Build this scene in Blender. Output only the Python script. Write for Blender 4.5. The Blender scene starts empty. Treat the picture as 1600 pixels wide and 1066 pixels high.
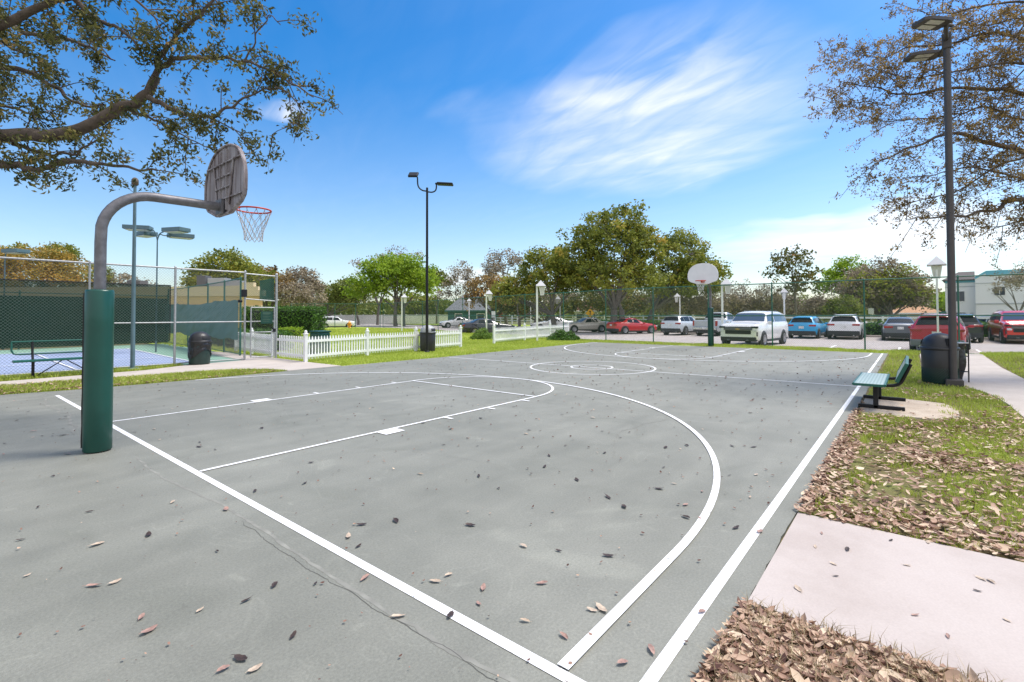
import bpy, bmesh, math, random
import numpy as np
from mathutils import Vector, Matrix, noise

PI = math.pi
scene = bpy.context.scene
col = scene.collection
rnd = random.Random(7)

# ------------------------------------------------------------------ camera
F, CY, PITCH, ROLL, YAW = 762.95, 474.87, 0.022, -0.00304, -0.68503
CAM = Vector((-1.8195, -7.4282, 1.5815))
D = Vector((math.cos(YAW) * math.cos(PITCH), -math.sin(YAW) * math.cos(PITCH), math.sin(PITCH)))
R0 = D.cross(Vector((0, 0, 1))).normalized()
U0 = R0.cross(D)
RV = math.cos(ROLL) * R0 + math.sin(ROLL) * U0
UV = -math.sin(ROLL) * R0 + math.cos(ROLL) * U0
cd = bpy.data.cameras.new('camera')
cam = bpy.data.objects.new('camera', cd)
col.objects.link(cam)
cam.matrix_world = Matrix(((RV.x, UV.x, -D.x, CAM.x), (RV.y, UV.y, -D.y, CAM.y), (RV.z, UV.z, -D.z, CAM.z), (0, 0, 0, 1)))
cd.sensor_width = 36
cd.lens = F / 1600 * 36
cd.shift_y = -(533 - CY) / 1600
cd.clip_start = 0.05
cd.clip_end = 3000
scene.camera = cam


def ray(x, y):
    return D + RV * ((x - 800) / F) - UV * ((y - CY) / F)


def P(x, y, depth):                      # survey point: image bearing and distance
    return CAM + ray(x, y) * depth


def G(x, y, z=0.0):                      # survey point on the ground
    v = ray(x, y)
    return CAM + v * ((z - CAM.z) / v.z)


def depth_of(p):
    return (Vector(p) - CAM).dot(D)


# ------------------------------------------------------------------ materials
def nodes(name):
    m = bpy.data.materials.new(name)
    m.use_nodes = True
    nt = m.node_tree
    return m, nt, nt.nodes['Principled BSDF']


def mat(name, c, rough=0.6, metal=0.0, var=0.12, scale=6.0, bump=0.0, bscale=60.0, coat=0.0, spec=0.5, detail=4.0):
    m, nt, b = nodes(name)
    b.inputs['Roughness'].default_value = rough
    b.inputs['Metallic'].default_value = metal
    b.inputs['Coat Weight'].default_value = coat
    b.inputs['Coat Roughness'].default_value = 0.05
    b.inputs['Specular IOR Level'].default_value = spec
    tc = nt.nodes.new('ShaderNodeTexCoord')
    nz = nt.nodes.new('ShaderNodeTexNoise')
    nz.inputs['Scale'].default_value = scale
    nz.inputs['Detail'].default_value = detail
    nt.links.new(tc.outputs['Object'], nz.inputs['Vector'])
    r = nt.nodes.new('ShaderNodeValToRGB')
    r.color_ramp.elements[0].position = 0.3
    r.color_ramp.elements[1].position = 0.7
    r.color_ramp.elements[0].color = tuple(max(0, x * (1 - var)) for x in c) + (1,)
    r.color_ramp.elements[1].color = tuple(min(1, x * (1 + var)) for x in c) + (1,)
    nt.links.new(nz.outputs['Fac'], r.inputs['Fac'])
    nt.links.new(r.outputs['Color'], b.inputs['Base Color'])
    if bump:
        n2 = nt.nodes.new('ShaderNodeTexNoise')
        n2.inputs['Scale'].default_value = bscale
        n2.inputs['Detail'].default_value = 3
        nt.links.new(tc.outputs['Object'], n2.inputs['Vector'])
        bp = nt.nodes.new('ShaderNodeBump')
        bp.inputs['Strength'].default_value = bump
        bp.inputs['Distance'].default_value = 0.02
        nt.links.new(n2.outputs['Fac'], bp.inputs['Height'])
        nt.links.new(bp.outputs['Normal'], b.inputs['Normal'])
    return m


def leafmat(name, stops, trans=0.35, rough=0.55):
    """leaves: a colour for each leaf from its own number t, part of the light goes through"""
    m, nt, b = nodes(name)
    at = nt.nodes.new('ShaderNodeAttribute')
    at.attribute_name = 't'
    r = nt.nodes.new('ShaderNodeValToRGB')
    el = r.color_ramp.elements
    while len(el) < len(stops):
        el.new(0.5)
    for e, (p, c) in zip(el, stops):
        e.position = p
        e.color = tuple(c) + (1,)
    nt.links.new(at.outputs['Fac'], r.inputs['Fac'])
    nt.links.new(r.outputs['Color'], b.inputs['Base Color'])
    b.inputs['Roughness'].default_value = rough
    b.inputs['Specular IOR Level'].default_value = 0.3
    if trans:
        tr = nt.nodes.new('ShaderNodeBsdfTranslucent')
        nt.links.new(r.outputs['Color'], tr.inputs['Color'])
        mx = nt.nodes.new('ShaderNodeMixShader')
        mx.inputs['Fac'].default_value = trans
        out = nt.nodes['Material Output']
        nt.links.new(b.outputs['BSDF'], mx.inputs[1])
        nt.links.new(tr.outputs['BSDF'], mx.inputs[2])
        nt.links.new(mx.outputs['Shader'], out.inputs['Surface'])
    return m


# ------------------------------------------------------------------ mesh builder
class MB:
    def __init__(self):
        self.v, self.f, self.s = [], [], []

    def add(self, vs, fs, smooth=False, M=None):
        o = len(self.v)
        if M is not None:
            vs = [M @ Vector(v) for v in vs]
        self.v += [tuple(v) for v in vs]
        self.f += [tuple(i + o for i in f) for f in fs]
        self.s += [smooth] * len(fs)
        return self

    def box(self, c, s, M=None, bev=0.0):
        bm = bmesh.new()
        bmesh.ops.create_cube(bm, size=1)
        for v in bm.verts:
            v.co = Vector((v.co.x * s[0] + c[0], v.co.y * s[1] + c[1], v.co.z * s[2] + c[2]))
        if bev:
            bmesh.ops.bevel(bm, geom=bm.edges[:], offset=min(bev, min(s) * 0.45), segments=2, affect='EDGES', profile=0.5)
        bm.verts.index_update()
        self.add([v.co.copy() for v in bm.verts], [[v.index for v in f.verts] for f in bm.faces], False, M)
        bm.free()
        return self

    def tube(self, pts, rad, n=8, caps=True, smooth=True, M=None):
        pts = [Vector(p) for p in pts]
        if not hasattr(rad, '__len__'):
            rad = [rad] * len(pts)
        vs, fs = [], []
        prev = None
        for i, p in enumerate(pts):
            t = (pts[min(i + 1, len(pts) - 1)] - pts[max(i - 1, 0)])
            if t.length < 1e-9:
                t = Vector((0, 0, 1))
            t.normalize()
            if prev is None:
                a = Vector((0, 0, 1)) if abs(t.z) < 0.9 else Vector((1, 0, 0))
                x = t.cross(a).normalized()
            else:
                x = (prev - t * prev.dot(t)).normalized()
            prev = x
            y = t.cross(x)
            for k in range(n):
                a = 2 * PI * k / n
                vs.append(p + (x * math.cos(a) + y * math.sin(a)) * rad[i])
        m = len(pts)
        for i in range(m - 1):
            for k in range(n):
                k2 = (k + 1) % n
                fs.append((i * n + k, i * n + k2, (i + 1) * n + k2, (i + 1) * n + k))
        self.add(vs, fs, smooth, M)
        if caps:
            self.add(vs[:n], [tuple(range(n))[::-1]], False, M)
            self.add(vs[-n:], [tuple(range(n))], False, M)
        return self

    def lathe(self, prof, n=24, o=(0, 0, 0), smooth=True, M=None, close=False):
        vs, fs = [], []
        for (r, z) in prof:
            for k in range(n):
                a = 2 * PI * k / n
                vs.append((o[0] + r * math.cos(a), o[1] + r * math.sin(a), o[2] + z))
        m = len(prof)
        for i in range(m - 1 if not close else m):
            i2 = (i + 1) % m
            for k in range(n):
                k2 = (k + 1) % n
                fs.append((i * n + k, i * n + k2, i2 * n + k2, i2 * n + k))
        self.add(vs, fs, smooth, M)
        return self

    def prism(self, outline, t0, t1, M=None):
        """outline in the local xy plane, thickness along z"""
        n = len(outline)
        vs = [(x, y, t0) for x, y in outline] + [(x, y, t1) for x, y in outline]
        fs = [tuple(range(n))[::-1], tuple(range(n, 2 * n))] + [(i, (i + 1) % n, n + (i + 1) % n, n + i) for i in range(n)]
        return self.add(vs, fs, False, M)

    def grid(self, fn, nu, nv, smooth=True, M=None):
        vs = [fn(i / nu, j / nv) for j in range(nv + 1) for i in range(nu + 1)]
        w = nu + 1
        fs = [(j * w + i, j * w + i + 1, (j + 1) * w + i + 1, (j + 1) * w + i) for j in range(nv) for i in range(nu)]
        return self.add(vs, fs, smooth, M)

    def build(self, name, m, parent=None):
        me = bpy.data.meshes.new(name)
        me.from_pydata(self.v, [], self.f)
        me.polygons.foreach_set('use_smooth', self.s)
        me.materials.append(m)
        o = bpy.data.objects.new(name, me)
        col.objects.link(o)
        if parent:
            o.parent = parent
        return o


def fast_mesh(name, V, Fidx, m, t=None, parent=None, smooth=False):
    """V (n,3), Fidx (k,3) numpy; t per vertex"""
    me = bpy.data.meshes.new(name)
    n, k = len(V), len(Fidx)
    c = Fidx.shape[1]
    me.vertices.add(n)
    me.vertices.foreach_set('co', np.ascontiguousarray(V, dtype=np.float32).ravel())
    me.loops.add(k * c)
    me.loops.foreach_set('vertex_index', np.ascontiguousarray(Fidx, dtype=np.int32).ravel())
    me.polygons.add(k)
    me.polygons.foreach_set('loop_start', np.arange(0, k * c, c, dtype=np.int32))
    me.polygons.foreach_set('loop_total', np.full(k, c, dtype=np.int32))
    if smooth:
        me.polygons.foreach_set('use_smooth', np.ones(k, dtype=bool))
    me.update(calc_edges=True)
    if t is not None:
        a = me.attributes.new('t', 'FLOAT', 'POINT')
        a.data.foreach_set('value', np.ascontiguousarray(t, dtype=np.float32))
    me.materials.append(m)
    o = bpy.data.objects.new(name, me)
    col.objects.link(o)
    if parent:
        o.parent = parent
    return o


def leaves_geo(C, size, rng, aspect=0.45, updown=0.0, flat=0.0):
    """folded diamond leaf at each centre C; size (n,) lengths"""
    n = len(C)
    d = rng.normal(size=(n, 3))
    d[:, 2] = d[:, 2] * (1 - flat) + updown
    d /= np.linalg.norm(d, axis=1)[:, None] + 1e-9
    a = rng.normal(size=(n, 3))
    if flat:
        a = a * (1 - flat) + np.array([0, 0, 1.0]) * flat
    s = np.cross(d, a)
    s /= np.linalg.norm(s, axis=1)[:, None] + 1e-9
    up = np.cross(s, d)
    L = np.asarray(size)[:, None]
    w = L * aspect * 0.5
    base = C - d * L * 0.5
    tip = C + d * L * 0.5 - up * L * 0.08
    lift = up * L * 0.12
    V = np.stack([base, C + s * w + lift, tip, C - s * w + lift], 1).reshape(-1, 3)
    i = np.arange(n)[:, None] * 4
    Fi = np.concatenate([i + np.array([[0, 1, 2]]), i + np.array([[0, 2, 3]])], 0)
    return V, Fi


# ------------------------------------------------------------------ tags
def tag(o, label, cat, group=None, kind=None):
    if label:
        o['label'] = label
    if cat:
        o['category'] = cat
    if group:
        o['group'] = group
    if kind:
        o['kind'] = kind
    return o


def empty(name, loc, rz=0.0):
    o = bpy.data.objects.new(name, None)
    col.objects.link(o)
    o.location = loc
    o.rotation_euler = (0, 0, rz)
    o.empty_display_size = 0.2
    return o


def thing(name, label, cat, loc=(0, 0, 0), rz=0.0, group=None):
    return tag(empty(name, loc, rz), label, cat, group)


def copy_tree(o, parent=None):
    c = o.copy()
    col.objects.link(c)
    if parent:
        c.parent = parent
    for ch in list(o.children):
        copy_tree(ch, c)
    return c


def structure(o):
    o['kind'] = 'structure'
    return o


def catmull(pts, k=4):
    pts = [Vector(p) for p in pts]
    q = [pts[0] * 2 - pts[1]] + pts + [pts[-1] * 2 - pts[-2]]
    out = []
    for i in range(1, len(q) - 2):
        a, b, c, d = q[i - 1], q[i], q[i + 1], q[i + 2]
        for j in range(k):
            t = j / k
            out.append(0.5 * ((2 * b) + (c - a) * t + (2 * a - 5 * b + 4 * c - d) * t * t + (3 * b - a - 3 * c + d) * t ** 3))
    out.append(pts[-1])
    return out
# ------------------------------------------------------------------ light and sky
SUN_EL, SUN_AZ = math.radians(62), math.atan2(D.y, D.x) - math.radians(70)   # high, ahead of the camera and to the right
sd = Vector((math.cos(SUN_AZ) * math.cos(SUN_EL), math.sin(SUN_AZ) * math.cos(SUN_EL), math.sin(SUN_EL)))
sl = bpy.data.lights.new('sun', 'SUN')
sl.energy = 2.6
sl.angle = math.radians(22)
sl.color = (1, 0.95, 0.88)
so = bpy.data.objects.new('sun', sl)
col.objects.link(so)
so.rotation_euler = sd.to_track_quat('Z', 'Y').to_euler()
so.location = (0, 0, 30)

world = bpy.data.worlds.new('World')
scene.world = world
world.use_nodes = True
nt = world.node_tree
bg = nt.nodes['Background']
sky = nt.nodes.new('ShaderNodeTexSky')
sky.sky_type = 'NISHITA'
sky.sun_disc = False
sky.sun_elevation = SUN_EL
sky.sun_rotation = PI / 2 - SUN_AZ
sky.altitude = 0
sky.air_density = 1.0
sky.dust_density = 0.9
sky.ozone_density = 3.0
bg.inputs['Strength'].default_value = 0.12


def N(t, **kw):
    n = nt.nodes.new(t)
    for k, v in kw.items():
        setattr(n, k, v)
    return n


def M2(op, a, b=None, c=None, clamp=False):
    n = N('ShaderNodeMath', operation=op, use_clamp=clamp)
    for i, x in enumerate((a, b, c)):
        if x is None:
            continue
        if hasattr(x, 'is_linked'):
            nt.links.new(x, n.inputs[i])
        else:
            n.inputs[i].default_value = x
    return n.outputs[0]


tc = N('ShaderNodeTexCoord')
sp = N('ShaderNodeSeparateXYZ')
nt.links.new(tc.outputs['Generated'], sp.inputs[0])
zc = M2('MAXIMUM', M2('ADD', sp.outputs['Z'], 0.06), 0.03)
qx = M2('DIVIDE', sp.outputs['X'], zc)
qy = M2('DIVIDE', sp.outputs['Y'], zc)


def sky_q(x, y):
    v = ray(x, y).normalized()
    return Vector((v.x / max(v.z + 0.06, 0.03), v.y / max(v.z + 0.06, 0.03)))


def streaks(ang, sx, sy, scale, detail, dist, off):
    """noise stretched along a bearing on the cloud deck"""
    ca, sa = math.cos(ang), math.sin(ang)
    a = M2('ADD', M2('MULTIPLY', qx, ca / sx), M2('MULTIPLY', qy, sa / sx))
    b = M2('ADD', M2('MULTIPLY', qx, -sa / sy), M2('MULTIPLY', qy, ca / sy))
    cb = N('ShaderNodeCombineXYZ')
    nt.links.new(a, cb.inputs[0])
    nt.links.new(b, cb.inputs[1])
    cb.inputs[2].default_value = off
    nz = N('ShaderNodeTexNoise')
    nz.inputs['Scale'].default_value = scale
    nz.inputs['Detail'].default_value = detail
    nz.inputs['Roughness'].default_value = 0.52
    nz.inputs['Distortion'].default_value = dist
    nt.links.new(cb.outputs[0], nz.inputs['Vector'])
    return nz.outputs['Fac']


warp = streaks(0.3, 1, 1, 1.3, 3, 0.3, 5.0)


def band(p0, p1, half_b, pw=1.6):
    """soft patch of cirrus lying between two bearings of the cloud deck"""
    a = sky_q(*p0)
    b = sky_q(*p1)
    c = (a + b) / 2
    ax = (b - a)
    la = ax.length / 2
    ax = ax / ax.length
    dx = M2('SUBTRACT', qx, c.x)
    dy = M2('SUBTRACT', qy, c.y)
    s = M2('DIVIDE', M2('ADD', M2('MULTIPLY', dx, ax.x), M2('MULTIPLY', dy, ax.y)), la)
    t = M2('DIVIDE', M2('ADD', M2('MULTIPLY', dx, -ax.y), M2('MULTIPLY', dy, ax.x)), half_b)
    t = M2('ADD', t, M2('MULTIPLY', M2('SUBTRACT', warp, 0.5), 1.6))
    r = M2('ADD', M2('MULTIPLY', s, s), M2('MULTIPLY', t, t))
    return M2('SUBTRACT', 1.0, M2('POWER', r, pw / 2), clamp=True), math.atan2(ax.y, ax.x)


m1, ang1 = band((775, 285), (1400, 120), 0.80)
m2_, _ = band((840, 170), (1250, 60), 0.42)
m3, ang3 = band((1080, 385), (1750, 370), 1.6)
m4, _ = band((640, 425), (780, 445), 1.1)
m5, _ = band((405, 185), (490, 170), 0.10)
s1 = streaks(ang1 + 0.25, 1.7, 0.45, 1.6, 8, 0.6, 0.0)
s2 = streaks(ang1 - 0.4, 1.2, 0.35, 2.6, 8, 0.8, 3.0)


def rng_map(x, lo, hi):
    n = N('ShaderNodeMapRange', interpolation_type='SMOOTHSTEP')
    nt.links.new(x, n.inputs['Value'])
    n.inputs['From Min'].default_value = lo
    n.inputs['From Max'].default_value = hi
    return n.outputs['Result']


w1 = rng_map(s1, 0.0, 1.0)
w2 = rng_map(s2, 0.12, 0.95)
cl = M2('MULTIPLY', M2('POWER', m1, 1.3), M2('MULTIPLY', M2('ADD', M2('MULTIPLY', w1, 0.75), 0.20), M2('ADD', M2('MULTIPLY', w2, 0.75), 0.52)))
cl = M2('ADD', cl, M2('MULTIPLY', m2_, M2('MULTIPLY', w2, 0.5)))
cl = M2('ADD', cl, M2('MULTIPLY', m3, M2('ADD', M2('MULTIPLY', w1, 0.7), 0.45)))
cl = M2('ADD', cl, M2('MULTIPLY', m4, M2('ADD', M2('MULTIPLY', w2, 0.7), 0.3)))
cl = M2('ADD', cl, M2('MULTIPLY', m5, M2('MULTIPLY', w2, 0.9)))
cl = M2('ADD', cl, M2('MULTIPLY', M2('MULTIPLY', w2, w1), 0.05))
# broken white cloud added behind and above the camera, unseen, as fill light
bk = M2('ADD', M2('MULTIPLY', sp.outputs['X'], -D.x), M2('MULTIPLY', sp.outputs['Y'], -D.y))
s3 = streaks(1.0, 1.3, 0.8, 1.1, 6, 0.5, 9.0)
fill_cloud = M2('MULTIPLY', rng_map(bk, 0.05, 0.55), M2('ADD', M2('MULTIPLY', rng_map(s3, 0.3, 0.7), 0.5), 0.5))
cl = M2('ADD', cl, fill_cloud)
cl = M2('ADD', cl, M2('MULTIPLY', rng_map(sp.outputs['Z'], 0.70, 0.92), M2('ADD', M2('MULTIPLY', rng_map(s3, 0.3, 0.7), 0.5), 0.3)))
cl = M2('MINIMUM', cl, 0.94)
hs = N('ShaderNodeHueSaturation')
st = N('ShaderNodeMapRange')
nt.links.new(sp.outputs['Z'], st.inputs['Value'])
st.inputs['From Min'].default_value = 0.03
st.inputs['From Max'].default_value = 0.42
st.inputs['To Min'].default_value = 1.02
st.inputs['To Max'].default_value = 1.44
nt.links.new(st.outputs['Result'], hs.inputs['Saturation'])
hs.inputs['Value'].default_value = 0.98
nt.links.new(sky.outputs[0], hs.inputs['Color'])
mx = N('ShaderNodeMix', data_type='RGBA')
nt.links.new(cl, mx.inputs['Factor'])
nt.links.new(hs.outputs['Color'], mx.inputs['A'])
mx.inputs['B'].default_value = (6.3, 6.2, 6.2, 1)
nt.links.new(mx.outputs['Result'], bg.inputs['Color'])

scene.view_settings.view_transform = 'Standard'
scene.view_settings.look = 'None'
scene.view_settings.exposure = 0.78
scene.view_settings.gamma = 1
scene.cycles.transparent_max_bounces = 24
scene.cycles.max_bounces = 6
scene.cycles.use_denoising = True

# ------------------------------------------------------------------ ground surfaces
def court_mat():
    m, nt, b = nodes('court_coating')
    tc = nt.nodes.new('ShaderNodeTexCoord')

    def nz(scale, detail=4, dist=0.0, mapscale=None):
        n = nt.nodes.new('ShaderNodeTexNoise')
        n.inputs['Scale'].default_value = scale
        n.inputs['Detail'].default_value = detail
        n.inputs['Distortion'].default_value = dist
        if mapscale:
            mp = nt.nodes.new('ShaderNodeMapping')
            mp.inputs['Scale'].default_value = mapscale
            mp.inputs['Rotation'].default_value = (0, 0, 0.4)
            nt.links.new(tc.outputs['Object'], mp.inputs['Vector'])
            nt.links.new(mp.outputs['Vector'], n.inputs['Vector'])
        else:
            nt.links.new(tc.outputs['Object'], n.inputs['Vector'])
        return n.outputs['Fac']

    def ramp(f, a, ca, bb, cb):
        r = nt.nodes.new('ShaderNodeValToRGB')
        r.color_ramp.elements[0].position = a
        r.color_ramp.elements[1].position = bb
        r.color_ramp.elements[0].color = ca + (1,)
        r.color_ramp.elements[1].color = cb + (1,)
        nt.links.new(f, r.inputs['Fac'])
        return r.outputs['Color']

    def mul(a, bb, fac=1.0):
        n = nt.nodes.new('ShaderNodeMix')
        n.data_type = 'RGBA'
        n.blend_type = 'MULTIPLY'
        n.inputs['Factor'].default_value = fac
        nt.links.new(a, n.inputs['A'])
        nt.links.new(bb, n.inputs['B'])
        return n.outputs['Result']

    base = ramp(nz(0.35, 5, 0.6), 0.3, (0.190, 0.190, 0.161), 0.72, (0.246, 0.244, 0.211))
    mott = ramp(nz(2.2, 6, 0.4), 0.25, (0.88, 0.89, 0.88), 0.75, (1.06, 1.06, 1.05))
    brush = ramp(nz(1.2, 5, 0.2, (0.25, 3.0, 1)), 0.3, (0.93, 0.93, 0.93), 0.7, (1.05, 1.05, 1.05))
    fine = ramp(nz(70, 3), 0.3, (0.86, 0.86, 0.86), 0.7, (1.13, 1.13, 1.13))
    grit = ramp(nz(260, 2), 0.3, (0.85, 0.85, 0.85), 0.7, (1.14, 1.14, 1.14))
    stain = ramp(nz(0.9, 6, 1.4), 0.56, (1, 1, 1), 0.80, (0.82, 0.83, 0.81))
    c = mul(base, mott)
    c = mul(c, brush)
    c = mul(c, fine)
    c = mul(c, grit)
    c = mul(c, stain)
    c = mul(c, ramp(nz(0.55, 7, 2.2), 0.62, (1, 1, 1), 0.74, (1.20, 1.20, 1.19)))
    c = mul(c, ramp(nz(5.5, 8, 1.0), 0.66, (1, 1, 1), 0.80, (1.25, 1.25, 1.24)))
    c = mul(c, ramp(nz(11, 5, 0.6), 0.70, (1, 1, 1), 0.80, (0.80, 0.79, 0.77)))
    # hairline scuffs
    vo = nt.nodes.new('ShaderNodeTexNoise')
    vo.inputs['Scale'].default_value = 0.7
    vo.inputs['Detail'].default_value = 2
    vo.inputs['Distortion'].default_value = 2.0
    nt.links.new(tc.outputs['Object'], vo.inputs['Vector'])
    ab = nt.nodes.new('ShaderNodeMath')
    ab.operation = 'SUBTRACT'
    ab.inputs[1].default_value = 0.5
    nt.links.new(vo.outputs['Fac'], ab.inputs[0])
    a2 = nt.nodes.new('ShaderNodeMath')
    a2.operation = 'ABSOLUTE'
    nt.links.new(ab.outputs[0], a2.inputs[0])
    c = mul(c, ramp(a2.outputs[0], 0.0, (1.16, 1.16, 1.16), 0.006, (1, 1, 1)), 0.6)
    nt.links.new(c, b.inputs['Base Color'])
    b.inputs['Roughness'].default_value = 0.66
    b.inputs['Specular IOR Level'].default_value = 0.5
    bp = nt.nodes.new('ShaderNodeBump')
    bp.inputs['Strength'].default_value = 0.35
    bp.inputs['Distance'].default_value = 0.004
    nt.links.new(nz(220, 2), bp.inputs['Height'])
    nt.links.new(bp.outputs['Normal'], b.inputs['Normal'])
    return m


def line_mat():
    m, nt, b = nodes('line_paint')
    tc = nt.nodes.new('ShaderNodeTexCoord')
    n = nt.nodes.new('ShaderNodeTexNoise')
    n.inputs['Scale'].default_value = 9
    n.inputs['Detail'].default_value = 8
    n.inputs['Roughness'].default_value = 0.7
    nt.links.new(tc.outputs['Object'], n.inputs['Vector'])
    r = nt.nodes.new('ShaderNodeValToRGB')
    r.color_ramp.elements[0].position = 0.30
    r.color_ramp.elements[0].color = (0.36, 0.36, 0.34, 1)
    r.color_ramp.elements[1].position = 0.44
    r.color_ramp.elements[1].color = (0.80, 0.80, 0.81, 1)
    nt.links.new(n.outputs['Fac'], r.inputs['Fac'])
    nt.links.new(r.outputs['Color'], b.inputs['Base Color'])
    b.inputs['Roughness'].default_value = 0.75
    return m


def ground_mat(name, stops, scale, detail=6, fine=40, bump=0.4, fc=0.22):
    m, nt, b = nodes(name)
    tc = nt.nodes.new('ShaderNodeTexCoord')
    n = nt.nodes.new('ShaderNodeTexNoise')
    n.inputs['Scale'].default_value = scale
    n.inputs['Detail'].default_value = detail
    n.inputs['Roughness'].default_value = 0.65
    nt.links.new(tc.outputs['Object'], n.inputs['Vector'])
    r = nt.nodes.new('ShaderNodeValToRGB')
    el = r.color_ramp.elements
    while len(el) < len(stops):
        el.new(0.5)
    for e, (p, c) in zip(el, stops):
        e.position = p
        e.color = tuple(c) + (1,)
    nt.links.new(n.outputs['Fac'], r.inputs['Fac'])
    n2 = nt.nodes.new('ShaderNodeTexNoise')
    n2.inputs['Scale'].default_value = fine
    n2.inputs['Detail'].default_value = 4
    nt.links.new(tc.outputs['Object'], n2.inputs['Vector'])
    r2 = nt.nodes.new('ShaderNodeValToRGB')
    r2.color_ramp.elements[0].position = 0.3
    r2.color_ramp.elements[0].color = (1 - fc, 1 - fc, 1 - fc, 1)
    r2.color_ramp.elements[1].position = 0.7
    r2.color_ramp.elements[1].color = (1 + fc * 0.85, 1 + fc * 0.85, 1 + fc * 0.85, 1)
    nt.links.new(n2.outputs['Fac'], r2.inputs['Fac'])
    mx = nt.nodes.new('ShaderNodeMix')
    mx.data_type = 'RGBA'
    mx.blend_type = 'MULTIPLY'
    mx.inputs['Factor'].default_value = 1
    nt.links.new(r.outputs['Color'], mx.inputs['A'])
    nt.links.new(r2.outputs['Color'], mx.inputs['B'])
    nt.links.new(mx.outputs['Result'], b.inputs['Base Color'])
    b.inputs['Roughness'].default_value = 0.9
    b.inputs['Specular IOR Level'].default_value = 0.25
    if bump:
        bp = nt.nodes.new('ShaderNodeBump')
        bp.inputs['Strength'].default_value = bump
        bp.inputs['Distance'].default_value = 0.02
        nt.links.new(n2.outputs['Fac'], bp.inputs['Height'])
        nt.links.new(bp.outputs['Normal'], b.inputs['Normal'])
    return m


m_court = court_mat()
m_line = line_mat()
m_soil = ground_mat('lawn_soil', [(0.3, (0.14, 0.095, 0.06)), (0.5, (0.15, 0.13, 0.05)), (0.7, (0.17, 0.20, 0.05))], 1.6, fine=60)
m_lawn = ground_mat('lawn_turf', [(0.3, (0.25, 0.31, 0.04)), (0.55, (0.33, 0.42, 0.06)), (0.75, (0.41, 0.46, 0.10))], 0.8, fine=30)
m_far = ground_mat('far_ground', [(0.3, (0.12, 0.13, 0.05)), (0.7, (0.17, 0.17, 0.08))], 0.08, fine=2, bump=0)
m_lot = ground_mat('lot_pavers', [(0.3, (0.36, 0.32, 0.30)), (0.7, (0.43, 0.39, 0.37))], 0.7, fine=9, bump=0.1)
m_walk = ground_mat('walk_concrete', [(0.3, (0.42, 0.37, 0.33)), (0.7, (0.52, 0.465, 0.42))], 1.4, detail=9, fine=60, bump=0.1, fc=0.10)
m_slab = ground_mat('pink_concrete', [(0.3, (0.405, 0.345, 0.315)), (0.5, (0.47, 0.41, 0.38)), (0.7, (0.50, 0.44, 0.41))], 1.1, detail=9, fine=90, bump=0.05, fc=0.05)
m_pad = ground_mat('pad_concrete', [(0.3, (0.40, 0.32, 0.25)), (0.7, (0.54, 0.46, 0.38))], 3, fine=60, bump=0.15)
m_pgreen = mat('play_green', (0.20, 0.34, 0.26), 0.8, var=0.08, scale=1.0)
m_pblue = mat('play_blue', (0.29, 0.35, 0.50), 0.8, var=0.06, scale=1.0)

gz = -0.24
structure(MB().add([(-900, -900, gz), (900, -900, gz), (900, 900, gz), (-900, 900, gz)], [(0, 1, 2, 3)]).build('ground', m_far))

# court slab with slightly wandering edges
def lerp_tab(tab, x):
    if x <= tab[0][0]:
        return tab[0][1]
    for (a, b), (c, d) in zip(tab, tab[1:]):
        if x <= c:
            return b + (d - b) * (x - a) / (c - a)
    return tab[-1][1]


LE = [(-9, 7.0), (-0.7, 6.75), (0.6, 6.42), (2.5, 6.28), (6.5, 6.3), (10.5, 6.15), (18.3, 6.45), (22.6, 6.62)]
cb = MB()
xs = [-9 + i * 0.1 for i in range(317)]
top = []
for x in xs:
    l = lerp_tab(LE, x) + 0.03 * noise.noise((x * 0.9, 0, 1)) + 0.012 * noise.noise((x * 5, 0, 2))
    r = -6.70 + 0.025 * noise.noise((x * 1.1, 3, 1)) + 0.018 * noise.noise((x * 6, 3, 2))
    top.append((x, l, r))
vs, fs = [], []
for x, l, r in top:
    vs += [(x, r, 0), (x, l, 0), (x, r, -0.25), (x, l, -0.25)]
for i in range(len(top) - 1):
    a, b = i * 4, i * 4 + 4
    fs += [(a, b, b + 1, a + 1), (a + 2, b + 2, b, a), (a + 1, b + 1, b + 3, a + 3)]
e = (len(top) - 1) * 4
fs += [(e, e + 2, e + 3, e + 1)]
cb.add(vs, fs)
structure(cb.build('court', m_court))

# painted markings, each at its own small height above the slab
LW, A6, FT, B3, R3, SIDE, LEN = 0.052, 1.83, 5.75, 1.37, 6.2, 6.53, 22.27
zl = [0.003]


def nextz():
    zl[0] += 0.0004
    return zl[0]


def strip(p, q, w=LW):
    p, q = Vector(p), Vector(q)
    n = (q - p).normalized()
    n = Vector((-n.y, n.x)) * w / 2
    z = nextz()
    m = max(2, int((q - p).length / 0.5))
    vs = []
    for i in range(m + 1):
        c = p.lerp(q, i / m)
        vs += [(c.x + n.x, c.y + n.y, z), (c.x - n.x, c.y - n.y, z)]
    b = MB().add(vs, [(2 * i + 1, 2 * i + 3, 2 * i + 2, 2 * i) for i in range(m)])
    structure(b.build('court_marking', m_line))


def arc(c, r, a0, a1, w=LW, n=96):
    z = nextz()
    vs = []
    for i in range(n + 1):
        a = a0 + (a1 - a0) * i / n
        for rr in (r - w / 2, r + w / 2):
            vs.append((c[0] + rr * math.cos(a), c[1] + rr * math.sin(a), z))
    b = MB().add(vs, [(2 * i, 2 * i + 1, 2 * i + 3, 2 * i + 2) for i in range(n)])
    structure(b.build('court_marking', m_line))


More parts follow.
